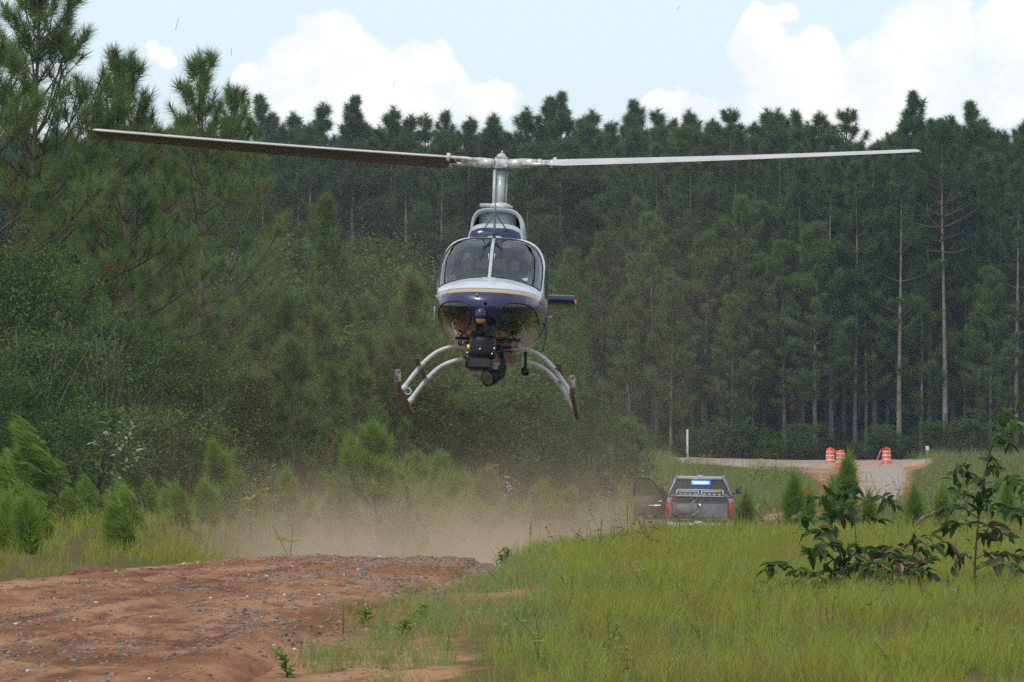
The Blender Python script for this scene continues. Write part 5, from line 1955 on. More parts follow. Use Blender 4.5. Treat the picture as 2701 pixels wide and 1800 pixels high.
# transmission cowl: an arched hood, open in front, with a recessed convex face
g = Geo()
loft(g, [(2.26, .325, 2.10, 2.535), (2.30, .333, 2.08, 2.548), (2.7, .36, 2.0, 2.555), (3.2, .36, 1.95, 2.50), (3.6, .33, 1.85, 2.36), (4.1, .24, 1.8, 2.10), (4.4, .18, 1.8, 1.98)], m=4.2, cap=False)
loft(g, [(2.26, .325, 2.10, 2.535), (2.262, .300, 2.10, 2.505), (2.45, .300, 2.10, 2.505)], m=4.2, cap=False)
cowl = obj('engine_cowl', g.mesh('engine_cowl', M_GREYP, True), None, HELI)
g = Geo()
ph = np.linspace(-1.15, 1.15, 22)
for_face = []
for z in (2.25, 2.40, 2.50):
    for_face.append(np.stack([.232 * np.sin(ph) / math.sin(1.15), 2.52 - .13 * np.cos(ph), np.full(22, z)], -1))
V = np.array(for_face)
i = np.arange(2)[:, None] * 22
j = np.arange(21)[None]
g.add(V.reshape(-1, 3), np.stack([i + j, i + j + 1, i + 22 + j + 1, i + 22 + j], -1).reshape(-1, 4))
obj('intake_face', g.mesh('intake_face', M_GREYP, True), None, cowl)
g = Geo()
g.box((0, 2.75, 2.33), (.60, .02, .34))
obj('intake_screen', g.mesh('intake_screen', M_BLACK), None, cowl)
for sg in (-1, 1):
    g = Geo()
    g.tube(arc((sg * .16, 3.25, 2.30), (sg * .18, 3.3, 2.5), (sg * .20, 3.5, 2.58), 8), .085, 12, cap=False)
    obj('exhaust_stack', g.mesh('exhaust_stack', M_STEELD, True), None, HELI)

# mast, control rods, swashplate
g = Geo()
g.tube([(0, 2.95, 2.45), (0, 2.95, 3.16)], .052, 16)
obj('mast', g.mesh('mast', M_GREYP, True), None, HELI)
g = Geo()
g.tube([(-.075, 2.90, 2.50), (-.078, 2.90, 3.12)], .021, 10)
g.tube([(.066, 2.99, 2.50), (.070, 2.99, 3.12)], .017, 10)
obj('pitch_links', g.mesh('pitch_links', M_GREYP, True), None, HELI)
g = Geo()
g.lathe([(.06, 2.50), (.16, 2.52), (.165, 2.57), (.10, 2.60), (.055, 2.61)], (0, 2.95, .10), 20)
g.box((-.15, 2.86, 2.66), (.20, .05, .045), bev=.01)
obj('swashplate', g.mesh('swashplate', M_HUB, True), None, HELI)

# rotor: hub, yoke with grips, two blades at rest
HUBZ = 3.205
ROT = empty('rotor_head', (0, 2.95, HUBZ))
ROT.parent = HELI
_hinv = HELI.rotation_euler.to_matrix().inverted()
hub_w = Vector(HELI.location) + HELI.rotation_euler.to_matrix() @ Vector((0, 2.95, HUBZ))


def to_rot(v):
    """world offset from the hub into helicopter axes"""
    return np.array(_hinv @ Vector(v))


def blade_dir(px, py, d):
    tip = Vector((gx(px, d), d, gz(py, d)))
    return tip - hub_w


tipL = blade_dir(249, 349, hub_w.y + 1.33)
tipR = blade_dir(2427, 401, hub_w.y - 1.33)
g = Geo()
g.box((0, 0, 0), (.20, .17, .13), bev=.025)
g.box((0, 0, .085), (.13, .10, .07), bev=.02)
g.tube([(.0, 0, .10), (.0, 0, .135)], [.045, .036], 12)
g.tube([(.005, 0, .13), (.005, 0, .172)], .010, 8)
g.box((0, -.10, -.02), (.15, .05, .09), bev=.012)
for q in range(6):
    a = q * 1.047
    g.tube([(.075 * math.cos(a), .075 * math.sin(a), .06), (.075 * math.cos(a), .075 * math.sin(a), .085)], .011, 6)
obj('hub', g.mesh('rotor_hub', M_HUB, True), None, ROT)
for tip, sgn in ((tipL, 1), (tipR, -1)):
    tw = to_rot(tip)
    L_ = float(np.linalg.norm(tw))
    e = tw / L_
    up = np.array([0, 0, 1.0])
    lead = norm(np.cross(e, up)) * 1.0          # horizontal, across the blade
    # turning counter-clockwise seen from above: leading edge faces the camera on the picture's left blade
    lead = lead * (1 if (lead[1] < 0) == (sgn > 0) else -1)
    upn = norm(np.cross(lead, e))
    if upn[2] < 0:
        upn = -upn
    ang = lambda f: R(19 - 9 * f)
    # grip
    g = Geo()
    g.tube([e * .08, e * .30], [.060, .066], 16)
    g.tube([e * .29, e * .46], [.066, .050], 16)
    for sd_ in (-1, 1):
        v = (lead * math.cos(ang(0)) + upn * math.sin(ang(0))) * sd_ * .085
        g.tube([e * .30 + v * .6, e * .45 + v, e * .70 + v], [.022, .024, .020], 8)
        g.tube([e * .68 + v - upn * .05, e * .68 + v + upn * .05], .026, 10)
    g.tube([e * .50 - upn * .03, e * .50 + upn * .05], .03, 10)
    gr = obj('blade_grip', g.mesh('blade_grip', M_HUB, True), None, ROT)
    # blade
    st = np.concatenate([[.60, .70, .85], np.linspace(1.1, L_ - .12, 12), [L_ - .05, L_]])
    prof = np.array([(0, 0), (.02, .045), (.10, .072), (.28, .082), (.6, .05), (1.0, .004), (1.0, -.004), (.6, -.028), (.28, -.042), (.10, -.038), (.02, -.025)])
    V = []
    for r_ in st:
        f = (r_ - .6) / (L_ - .6)
        ch = .335
        if r_ < .75:
            ch = .20 + .9 * (r_ - .6)
        x0 = 0.0
        if r_ > L_ - .06:
            ch = .335 * (.97 if r_ < L_ - .01 else .55)
        cx_ = lead * math.cos(ang(f)) + upn * math.sin(ang(f))
        nz_ = upn * math.cos(ang(f)) - lead * math.sin(ang(f))
        sag = upn * (-.012 * math.sin(f * math.pi))
        for (u, v) in prof:
            V.append(e * r_ + cx_ * (.095 - u * ch) + nz_ * v * ch * 1.35 + sag)
    V = np.array(V)
    n = len(prof)
    k = len(st)
    i = np.arange(k - 1)[:, None] * n
    j = np.arange(n)[None]
    F = np.stack([i + j, i + (j + 1) % n, i + n + (j + 1) % n, i + n + j], -1)
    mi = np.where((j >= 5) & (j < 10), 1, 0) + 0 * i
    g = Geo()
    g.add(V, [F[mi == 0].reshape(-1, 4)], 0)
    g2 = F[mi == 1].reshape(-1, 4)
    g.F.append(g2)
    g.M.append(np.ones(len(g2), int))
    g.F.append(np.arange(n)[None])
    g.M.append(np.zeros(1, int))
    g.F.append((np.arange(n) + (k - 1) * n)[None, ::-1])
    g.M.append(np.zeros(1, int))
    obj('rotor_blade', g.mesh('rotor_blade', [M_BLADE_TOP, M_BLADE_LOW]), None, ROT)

# tail: stabiliser, fin, tail rotor
g = Geo()
stq = np.array([(0, 0), (.04, .05), (.2, .075), (.5, .07), (1, .005), (.5, -.05), (.2, -.05), (.04, -.035)])
for sg in (-1, 1):
    for k_, (xa, xb) in enumerate(((.12, .90),)):
        V = []
        for x in (xa, xb):
            for u, v in stq:
                V.append((sg * x, 6.15 + u * .55, 1.90 + v * 1.0 - u * .03))
        n = len(stq)
        j = np.arange(n)
        F = np.stack([j, (j + 1) % n, n + (j + 1) % n, n + j], -1)
        g.add(V, [F, j[None] + n], 0)
o_ = obj('stabiliser', g.mesh('stabiliser', M_NAVY), None, HELI)
for sg in (-1, 1):
    g = Geo()
    g.box((sg * .905, 6.42, 1.885), (.02, .52, .085), bev=.008)
    obj('end_plate', g.mesh('stabiliser_end', M_NAVY), None, o_)
    g = Geo()
    g.tube([(sg * .90, 6.13, 1.88), (sg * .935, 6.12, 1.88)], [.014, .009], 8)
    obj('position_light', g.mesh('position_light', M_REDLENS if sg > 0 else M_WHITE), None, o_)
g = Geo()
g.add([(-.02, 8.0, 1.95), (-.02, 8.45, 2.55), (-.02, 8.75, 2.55), (-.02, 8.45, 1.80), (-.02, 8.6, 1.35), (-.02, 8.4, 1.35),
       (.02, 8.0, 1.95), (.02, 8.45, 2.55), (.02, 8.75, 2.55), (.02, 8.45, 1.80), (.02, 8.6, 1.35), (.02, 8.4, 1.35)],
      [np.array([[0, 1, 2, 3, 4, 5]])[:, ::-1], np.array([[6, 7, 8, 9, 10, 11]]), np.array([[q, (q + 1) % 6, (q + 1) % 6 + 6, q + 6] for q in range(6)])])
obj('tail_fin', g.mesh('tail_fin', M_NAVY), None, HELI)
g = Geo()
g.tube([(-.11, 8.15, 1.86), (-.20, 8.15, 1.86)], .03, 8)
g.box((-.20, 8.15, 1.86), (.02, .14, 1.30), rot=(R(25), 0, 0), bev=.004)
obj('tail_rotor', g.mesh('tail_rotor', M_GREYP), None, HELI)

# landing gear
for sg in (-1, 1):
    g = Geo()
    g.tube(resample([(sg * 1.06, .70, .30), (sg * 1.06, .745, .20), (sg * 1.06, .86, .12), (sg * 1.06, 1.05, .095), (sg * 1.06, 2.2, .095), (sg * 1.06, 3.68, .095)], 30), .034, 10)
    sk = obj('skid', g.mesh('skid', M_MUDDY, True), None, HELI)
    g = Geo()
    g.box((sg * 1.06, .695, .225), (.074, .035, .165), rot=(R(-14), 0, 0), bev=.01)
    obj('toe_plate', g.mesh('toe_plate', mat('worn_toe_plate', (0.20, 0.165, 0.15), 0.6, vary=.3)), None, sk)
    g = Geo()
    a = np.linspace(0, 2 * np.pi, 20)
    ring = np.stack([sg * .985 + .038 * np.cos(a), np.full(20, 1.60), .135 + .038 * np.sin(a)], -1)
    g.tube(ring, .0095, 6, cap=False)
    obj('tow_ring', g.mesh('tow_ring', M_WHITEP, True), None, sk)
    g = Geo()
    g.tube(resample([(sg * .872, 1.12, .49), (sg * .872, 1.2, .475), (sg * .872, 3.5, .475)], 10), .034, 10, squash=.6)
    obj('entry_step', g.mesh('entry_step', M_MUDDY, True), None, HELI)
for s_, nm in ((1.45, 'a'), (2.95, 'b')):
    half = [(.0, .70), (.30, .70), (.425, .695), (.56, .655), (.69, .58), (.81, .46), (.93, .305), (1.035, .15)]
    pts = [(-x, s_, z) for x, z in half[::-1]] + [(x, s_, z) for x, z in half[1:]]
    g = Geo()
    g.tube(resample(pts, 60), .029, 12)
    ct = obj('cross_tube', g.mesh('cross_tube_' + nm, M_WHITEP, True), None, HELI)
    for sg in (-1, 1):
        g = Geo()
        g.tube([(sg * 1.00, s_, .20), (sg * 1.055, s_, .115)], [.034, .045], 10)
        g.tube([(sg * .80, s_, .475), (sg * .825, s_, .437)], .036, 10)
        obj('clamp', g.mesh('cross_tube_clamp', M_WHITEP, True), None, ct)
        g = Geo()
        g.box((sg * .36, s_ - .02, .735), (.05, .06, .07), bev=.008)
        obj('saddle', g.mesh('cross_tube_saddle', M_GREYP), None, ct)

# belly pan with dark vents
g = Geo()
g.box((0, 2.05, .705), (.60, 1.9, .05), bev=.02)
obj('belly_panel', g.mesh('belly_panel', mat('dusty_belly', (0.20, 0.175, 0.16), .55, vary=.35, vscale=5)), None, HELI)
g = Geo()
g.box((-.24, .83, .728), (.30, .05, .035), bev=.01)
g.box((.26, .83, .728), (.30, .05, .035), bev=.01)
obj('belly_vent', g.mesh('belly_vent', M_BLACK), None, HELI)

# camera turret under the nose
g = Geo()
q = on_front(-.04, .93, 0)
g.lathe([(0.0, .085), (.045, .075), (.066, .04), (.07, -.01), (.058, -.05), (.05, -.06)], (-.05, -.045, .92), 20)
nd = obj('sensor_dome', g.mesh('sensor_dome', M_NAVY, True), None, HELI)
g = Geo()
g.lathe([(.060, 0), (.050, -.035), (.03, -.05), (0, -.052)], (-.05, -.048, .865), 20)
obj('amber_lens', g.mesh('amber_lens', M_AMBER, True), None, nd)
CAM = empty('camera_turret', (0, 0, 0))
CAM.parent = HELI
g = Geo()
g.box((-.04, .10, .80), (.14, .26, .20), bev=.03)
g.box((-.02, .16, .70), (.30, .26, .09), bev=.03)
g.box((.02, .18, .76), (.22, .18, .12), bev=.02)
obj('mount', g.mesh('turret_mount', M_BLACKP), None, CAM)
g = Geo()
g.lathe([(.03, .70), (.13, .69), (.155, .66), (.162, .60), (.168, .50), (.168, .44), (.14, .42)], (-.025, .18, 0), 28)
obj('yoke', g.mesh('turret_yoke', M_BLACKP, True), None, CAM)
g = Geo()
g.box((-.055, .13, .345), (.33, .32, .165), bev=.07)
bl = obj('camera_body', g.mesh('turret_camera_body', M_BLACKP), None, CAM)
g = Geo()
g.box((-.055, -.036, .345), (.26, .012, .10), bev=.004)
obj('camera_window', g.mesh('turret_window', mat('turret_glass', (.008, .008, .01), .06)), None, bl)
g = Geo()
g.box((-.187, .006, .535), (.034, .004, .05), rot=(0, 0, R(-30)))
obj('yellow_placard', g.mesh('yellow_placard', M_YELLOW), None, CAM)
g = Geo()
for x, z in ((-.045, .515), (-.20, .470), (.10, .462), (.125, .53)):
    g.tube([(x, -.012 + abs(x) * .35, z), (x, .03 + abs(x) * .35, z)], .0095, 8)
obj('screw_heads', g.mesh('turret_screw_heads', M_WHITE), None, CAM)
g = Geo()
g.tube(resample([(.06, .12, .78), (.10, .10, .62), (.16, .20, .50), (.22, .5, .66), (.25, .8, .72)], 20), .008, 6)
obj('cable', g.mesh('turret_cable', M_BLACK, True), None, CAM)

# searchlight
SL = empty('searchlight', (0, 0, 0))
SL.parent = HELI
dirv = norm(np.array([-.62, -1.0, -.42]))
c0 = np.array([.075, 1.0, .29])
g = Geo()
g.tube([c0 + dirv * .11, c0 + dirv * .02, c0 - dirv * .08, c0 - dirv * .13], [.098, .095, .075, .04], 20)
obj('housing', g.mesh('searchlight_housing', M_BLACKP, True), None, SL)
g = Geo()
g.tube([c0 + dirv * .111, c0 + dirv * .116], [.084, .07], 20)
obj('lens', g.mesh('searchlight_lens', M_LENS, True), None, SL)
g = Geo()
g.tube([c0 + [.12, .02, 0], c0 + [.12, .02, .20], c0 + [.05, .1, .38]], [.03, .04, .05], 10)
g.box(c0 + [.10, .02, .06], (.10, .12, .20), rot=(0, R(20), 0), bev=.03)
obj('bracket', g.mesh('searchlight_bracket', M_BLACKP), None, SL)
# hanging ball on a stalk
AN = empty('belly_beacon', (0, 0, 0))
AN.parent = HELI
g = Geo()
g.tube([(.45, 1.6, .69), (.45, 1.6, .47)], [.022, .016], 8)
obj('stalk', g.mesh('beacon_stalk', M_BLACKP), None, AN)
g = Geo()
g.lathe([(0, .055), (.03, .048), (.052, .02), (.056, 0), (.052, -.02), (.03, -.048), (0, -.055)], (.45, 1.6, .43), 18)
obj('ball', g.mesh('beacon_ball', M_BLACKP, True), None, AN)
# side fittings
g = Geo()
g.tube(resample([(.665, 1.45, 1.02), (.70, 1.42, .94), (.69, 1.42, .80), (.665, 1.42, .66)], 10), np.linspace(.018, .004, 10), 6)
g.box((.695, 1.42, .98), (.05, .06, .08), rot=(0, R(18), 0), bev=.012)
obj('side_aerial', g.mesh('side_aerial', M_STEELD), None, HELI)
g = Geo()
g.box((-.69, 1.5, 1.10), (.022, .10, .17), bev=.006)
obj('side_step_plate', g.mesh('side_plate', M_GREYP), None, HELI)
g = Geo()
g.tube([(.66, 2.0, 1.16), (.745, 2.0, 1.16)], .013, 8)
obj('fuel_vent', g.mesh('fuel_vent', M_GREYP), None, HELI)

# cabin: floor, console, seats
g = Geo()
g.box((0, 1.75, .865), (.80, 1.5, .03))
obj('cabin_floor', g.mesh('cabin_floor', M_LINING), None, HELI)
g = Geo()
g.box((0, .95, 1.18), (.30, .22, .44), rot=(R(-12), 0, 0), bev=.03)
g.box((-.02, .88, 1.40), (.62, .16, .12), bev=.03)
obj('instrument_console', g.mesh('instrument_console', M_BLACKP), None, HELI)
g = Geo()
g.box((-.40, .98, 1.47), (.18, .05, .15), bev=.012)
obj('tablet_screen', g.mesh('tablet_screen', M_BLACKP), None, HELI)
for sg in (-1, 1):
    st_ = empty('seat', (sg * .31, 1.9, .80))
    st_.parent = HELI
    g = Geo()
    g.box((0, -.12, .28), (.46, .46, .14), bev=.05)
    obj('cushion', g.mesh('seat_cushion', M_SEAT), None, st_)
    g = Geo()
    g.box((0, .15, .62), (.44, .11, .62), rot=(R(-10), 0, 0), bev=.045)
    obj('backrest', g.mesh('seat_back', M_SEAT), None, st_)
    g = Geo()
    g.box((0, .20, 1.02), (.22, .08, .18), rot=(R(-6), 0, 0), bev=.03)
    obj('headrest', g.mesh('seat_headrest', M_SEAT), None, st_)

# ------------------------------------------------------------------ the pilot
M_SUIT = mat('flight_suit', (0.045, 0.05, 0.062), .9, vary=.3, vscale=14)
M_SKIN = mat('skin', (0.42, 0.235, 0.165), .55)
M_HAIR = mat('dark_hair', (0.018, 0.014, 0.012), .7)
M_HEADSET = mat('headset', (0.10, 0.11, 0.10), .5)


def skin_mesh(name, joints, bones, m, sub=2):
    """continuous body grown round a skeleton; joints: name -> (xyz, radius)"""
    keys = list(joints)
    me = bpy.data.meshes.new(name)
    me.from_pydata([joints[k][0] for k in keys], [(keys.index(a), keys.index(b)) for a, b in bones], [])
    o = bpy.data.objects.new(name, me)
    COL.objects.link(o)
    md = o.modifiers.new('skin', 'SKIN')
    sv = me.skin_vertices[0].data if me.skin_vertices else None
    if sv is None:
        me.skin_vertices.new()
        sv = me.skin_vertices[0].data
    for i_, k in enumerate(keys):
        r_ = joints[k][1]
        sv[i_].radius = (r_, r_) if np.isscalar(r_) else r_
        sv[i_].use_root = (i_ == 0)
    md.use_smooth_shade = True
    sb = o.modifiers.new('sub', 'SUBSURF')
    sb.levels = sub
    sb.render_levels = sub
    dg = bpy.context.evaluated_depsgraph_get()
    em = bpy.data.meshes.new_from_object(o.evaluated_get(dg))
    em.name = name
    bpy.data.objects.remove(o)
    em.materials.clear()
    em.materials.append(m)
    return em


PX_, PY_ = -.31, 1.80
PIL = empty('person', (0, 0, 0))
tag(PIL, 'bearded pilot in dark flight suit and headset sitting behind the left windshield', 'person')
PIL.matrix_world = Matrix.LocRotScale(HELI.location, HELI.rotation_euler, None)
J = {'pelvis': ((PX_, PY_ + .02, 1.22), .13), 'waist': ((PX_, PY_ + .03, 1.36), .125), 'chest': ((PX_, PY_ + .02, 1.54), (.155, .125)), 'neck0': ((PX_, PY_ + .0, 1.665), .075), 'neck': ((PX_, PY_ - .02, 1.72), .055)}
Bn = [('pelvis', 'waist'), ('waist', 'chest'), ('chest', 'neck0'), ('neck0', 'neck')]
for sg, t in ((-1, 'l'), (1, 'r')):
    J.update({'sh' + t: ((PX_ + sg * .17, PY_, 1.60), .068), 'el' + t: ((PX_ + sg * .235, PY_ - .16, 1.37), .05), 'wr' + t: ((PX_ + sg * .12, PY_ - .40, 1.30), .034),
              'hip' + t: ((PX_ + sg * .095, PY_ - .08, 1.20), .088), 'kn' + t: ((PX_ + sg * .12, PY_ - .50, 1.28), .064), 'an' + t: ((PX_ + sg * .11, PY_ - .74, .93), .045), 'toe' + t: ((PX_ + sg * .11, PY_ - .90, .90), .038)})
    Bn += [('chest', 'sh' + t), ('sh' + t, 'el' + t), ('el' + t, 'wr' + t), ('pelvis', 'hip' + t), ('hip' + t, 'kn' + t), ('kn' + t, 'an' + t), ('an' + t, 'toe' + t)]
obj('body', skin_mesh('pilot_body', J, Bn, M_SUIT), None, PIL)
HC = np.array([PX_, PY_ - .045, 1.845])       # head centre


def head_mesh():
    nu_, nv = 28, 20
    g = Geo()
    V = []
    for v in np.linspace(0, np.pi, nv):
        for u in np.arange(nu_) / nu_ * 2 * np.pi:
            x = .077 * math.sin(v) * math.cos(u)
            y = -.098 * math.sin(v) * math.sin(u)      # face towards -y
            z = .122 * math.cos(v)
            if z < 0:
                x *= 1 - .35 * (-z / .122) ** 1.5
                y *= 1 - .12 * (-z / .122)
            f = max(0, -y / .098)
            y -= .024 * math.exp(-(x / .014) ** 2 - ((z + .012) / .022) ** 2) * (f > .5)       # nose
            y += .010 * math.exp(-((abs(x) - .032) / .015) ** 2 - ((z - .012) / .012) ** 2) * (f > .4)   # eye sockets
            y -= .008 * math.exp(-((z - .032) / .010) ** 2) * (f > .5)      # brow
            y -= .008 * math.exp(-(x / .022) ** 2 - ((z + .055) / .008) ** 2) * (f > .5)
            V.append((x, y, z))
    i = np.arange(nv - 1)[:, None] * nu_
    j = np.arange(nu_)[None]
    g.add(np.array(V) + HC, np.stack([i + j, i + nu_ + j, i + nu_ + (j + 1) % nu_, i + (j + 1) % nu_], -1).reshape(-1, 4))
    g.tube([HC + [0, .01, -.09], HC + [0, .02, -.16]], [.05, .052], 12)
    for sg in (-1, 1):
        g.box(HC + [sg * .078, .01, 0], (.014, .035, .055), bev=.006)
    return g.mesh('pilot_head', M_SKIN, True)


hd = obj('head', head_mesh(), None, PIL)
g = Geo()
V, nv, nu_ = [], 12, 28
for v in np.linspace(0, 1.75, nv):
    for u in np.arange(nu_) / nu_ * 2 * np.pi:
        lim = 1.0 + .55 * max(0, -math.sin(u)) if False else 1.0
        vv = v * (1.0 - .32 * max(0, math.sin(u)))
        V.append((.084 * math.sin(vv) * math.cos(u), -.104 * math.sin(vv) * math.sin(u), .130 * math.cos(vv)))
i = np.arange(nv - 1)[:, None] * nu_
j = np.arange(nu_)[None]
g.add(np.array(V) + HC, np.stack([i + j, i + nu_ + j, i + nu_ + (j + 1) % nu_, i + (j + 1) % nu_], -1).reshape(-1, 4))
obj('hair', g.mesh('pilot_hair', M_HAIR, True), None, hd)
g = Geo()
a = np.linspace(-2.75, -.39, 18)
brd = np.stack([.070 * np.cos(a), .088 * np.sin(a), np.full(18, -.070)], -1)
g.tube(brd + HC, .034, 8, squash=1.2)
g.tube([HC + [-.035, -.090, -.036], HC + [0, -.100, -.030], HC + [.035, -.090, -.036]], .010, 6)
obj('beard', g.mesh('pilot_beard', M_HAIR, True), None, hd)
g = Geo()
for sg in (-1, 1):
    g.tube([HC + [sg * .034 - .012, -.083, .012], HC + [sg * .034 + .012, -.083, .012]], .009, 8)
obj('eyes', g.mesh('pilot_eyes', M_HAIR), None, hd)
g = Geo()
a = np.linspace(0, np.pi, 16)
g.tube(np.stack([.098 * np.cos(a), np.full(16, .01), .142 * np.sin(a)], -1) + HC, .012, 6)
for sg in (-1, 1):
    g.tube([HC + [sg * .08, .01, -.005], HC + [sg * .115, .01, -.005]], [.045, .04], 14)
g.tube(resample([HC + [-.10, -.01, -.03], HC + [-.075, -.09, -.06], HC + [-.02, -.12, -.058]], 8), .006, 5)
obj('headset', g.mesh('pilot_headset', M_HEADSET, True), None, hd)
for sg in (-1, 1):
    g = Geo()
    w0 = np.array([PX_ + sg * .12, PY_ - .40, 1.30])
    g.box(w0 + [-sg * .015, -.05, -.005], (.075, .09, .035), rot=(R(15), 0, sg * R(12)), bev=.014)
    for k_ in range(4):
        b = w0 + [(-sg * .015) + (k_ - 1.5) * .019, -.09, 0]
        ln_ = (.062, .074, .078, .066)[k_]
        g.tube([b, b + [0, -ln_ * .5, -.008], b + [0, -ln_ * .75, -.040], b + [0, -ln_ * .55, -.062]], [.0095, .009, .0085, .007], 7)
    b = w0 + [-sg * .05, -.045, -.005]
    g.tube([b, b + [-sg * .028, -.025, -.012], b + [-sg * .025, -.055, -.035]], [.011, .010, .008], 7)
    obj('hand', g.mesh('pilot_hand', M_SKIN, True), None, PIL)
g = Geo()
g.tube([(PX_ - .02, PY_ - .50, .84), (PX_ - .02, PY_ - .48, 1.10), (PX_ + .08, PY_ - .50, 1.27), (PX_ + .11, PY_ - .50, 1.36)], .014, 8)
obj('cyclic_stick', g.mesh('cyclic_stick', M_BLACK, True), None, HELI)
g = Geo()
for sg in (-1, 1):
    g.tube([(PX_ + sg * .10, PY_ - .115, 1.63), (PX_ + sg * .085, PY_ - .13, 1.5), (PX_ + sg * .05, PY_ - .13, 1.3)], .018, 6, squash=.4)
obj('harness', g.mesh('pilot_harness', mat('harness_webbing', (.22, .09, .06), .8), True), None, PIL)
# ================================================================== pickup truck
M_TRUCK = mat('grey_truck_paint', (0.135, 0.138, 0.15), 0.32, coat=.4, vary=.08, vscale=3)
M_TRUCKD = mat('dark_trim', (0.030, 0.031, 0.034), 0.5)
M_TGLASS = glass_mat('dark_truck_glass', (0.30, 0.31, 0.32))
M_TAIL = mat('red_tail_lens', (0.42, 0.018, 0.015), 0.25, coat=.4)
M_CHROME = mat('chrome', (0.62, 0.62, 0.62), 0.2, metal=.9)
M_TYRE = mat('tyre_rubber', (0.02, 0.02, 0.02), .85)
M_PLATE = mat('licence_plate', (0.62, 0.63, 0.65), .5)
M_RACK = mat('grey_rack', (0.52, 0.53, 0.55), .4)
M_DOORIN = mat('door_inner_trim', (0.075, 0.066, 0.066), .8)
M_BLUE = mat('blue_light_bar', (.25, .45, 1.0), .3, emit=(.008, .07, 1.0), estr=4.0)
M_BLUEW = mat('blue_light_core', (.6, .8, 1.0), .3, emit=(.22, .46, 1.0), estr=8)
M_PURPLE = mat('violet_lamp', (.3, .1, .7), .3, emit=(.35, .10, .9), estr=.8)
TY = 146.0
TX = gx(1844, TY)
TZ = gz(1265, TY) - 1.93
TR = empty('pickup_truck', (TX, TY, TZ))
TR.rotation_euler = (R(.8), R(1.0), R(-2.0))
tag(TR, 'grey pickup truck seen from behind with blue light bar and open driver door', 'truck')
# local: x right, y forward, rear bumper at y=0, ground z=0
g = Geo()
g.prism([(-.96, .58), (-.985, .80), (-.985, 1.16), (-.955, 1.33), (-.80, 1.345), (-.80, .75), (.80, .75), (.80, 1.345), (.955, 1.33), (.985, 1.16), (.985, .80), (.96, .58)], .20, 2.05)
g.box((0, 1.1, .70), (1.62, 1.75, .06))
obj('bed', g.mesh('truck_bed', M_TRUCK), None, TR)
g = Geo()
g.box((0, .16, 1.04), (1.60, .07, .56), bev=.025)
g.box((0, .118, 1.285), (1.50, .03, .05), bev=.012)
g.box((0, .12, 1.02), (1.34, .02, .36), bev=.009)
tg = obj('tailgate', g.mesh('tailgate', M_TRUCK), None, TR)
g = Geo()
g.box((0, .13, 1.352), (1.62, .12, .03), bev=.012)
obj('top_cap', g.mesh('tailgate_cap', M_TRUCKD), None, tg)
# shield-shaped ram's head emblem
g = Geo()
g.prism([(-.075, 1.235), (.075, 1.235), (.082, 1.18), (.060, 1.10), (0, 1.055), (-.060, 1.10), (-.082, 1.18)], .090, .108)
em = obj('emblem', g.mesh('emblem_shield', M_CHROME), None, tg)
g = Geo()
g.prism([(-.055, 1.215), (-.012, 1.200), (-.018, 1.175), (-.058, 1.175)], .082, .092)
g.prism([(.055, 1.215), (.012, 1.200), (.018, 1.175), (.058, 1.175)], .082, .092)
g.prism([(-.045, 1.155), (-.022, 1.150), (-.020, 1.115), (-.035, 1.12)], .082, .092)
g.prism([(.045, 1.155), (.022, 1.150), (.020, 1.115), (.035, 1.12)], .082, .092)
obj('emblem_head', g.mesh('emblem_head', M_TRUCKD), None, em)
for sg in (-1, 1):
    g = Geo()
    g.box((sg * .885, .165, 1.07), (.155, .10, .42), bev=.03)
    obj('tail_light', g.mesh('tail_light', M_TAIL), None, TR)
    w = empty('wheel', (sg * .86, 1.15, .40))
    w.parent = TR
    for q, yy in ((0, 0.0), (1, 3.5)):
        pass
    g = Geo()
    g.lathe([(.24, -.13), (.36, -.135), (.40, -.10), (.40, .10), (.36, .135), (.24, .13)], (0, 0, 0), 24, 'X')
    obj('tyre', g.mesh('tyre', M_TYRE, True), None, w)
    g = Geo()
    g.lathe([(.0, .06), (.10, .07), (.22, .10), (.24, .13), (.24, -.13), (0, -.10)], (0, 0, 0), 24, 'X')
    obj('rim', g.mesh('rim', M_CHROME, True), None, w)
    w2 = w.copy()
    COL.objects.link(w2)
    w2.parent = TR
    w2.location = (sg * .86, 4.70, .40)
    for ch in kids(w):
        c = ch.copy()
        COL.objects.link(c)
        c.parent = w2
g = Geo()
g.box((0, .02, .60), (1.92, .16, .20), bev=.04)
bp = obj('bumper', g.mesh('bumper', M_CHROME), None, TR)
g = Geo()
g.box((0, -.066, .66), (.31, .012, .155), bev=.005)
obj('licence_plate', g.mesh('licence_plate', M_PLATE), None, bp)
# cab: side profile swept across, narrowing to the roof
g = Geo()
prof = [(2.10, .60, .98), (2.10, 1.36, .955), (2.34, 1.86, .715), (2.52, 1.925, .69), (3.30, 1.93, .69), (3.62, 1.88, .70), (4.30, 1.36, .93), (4.30, .60, .98)]
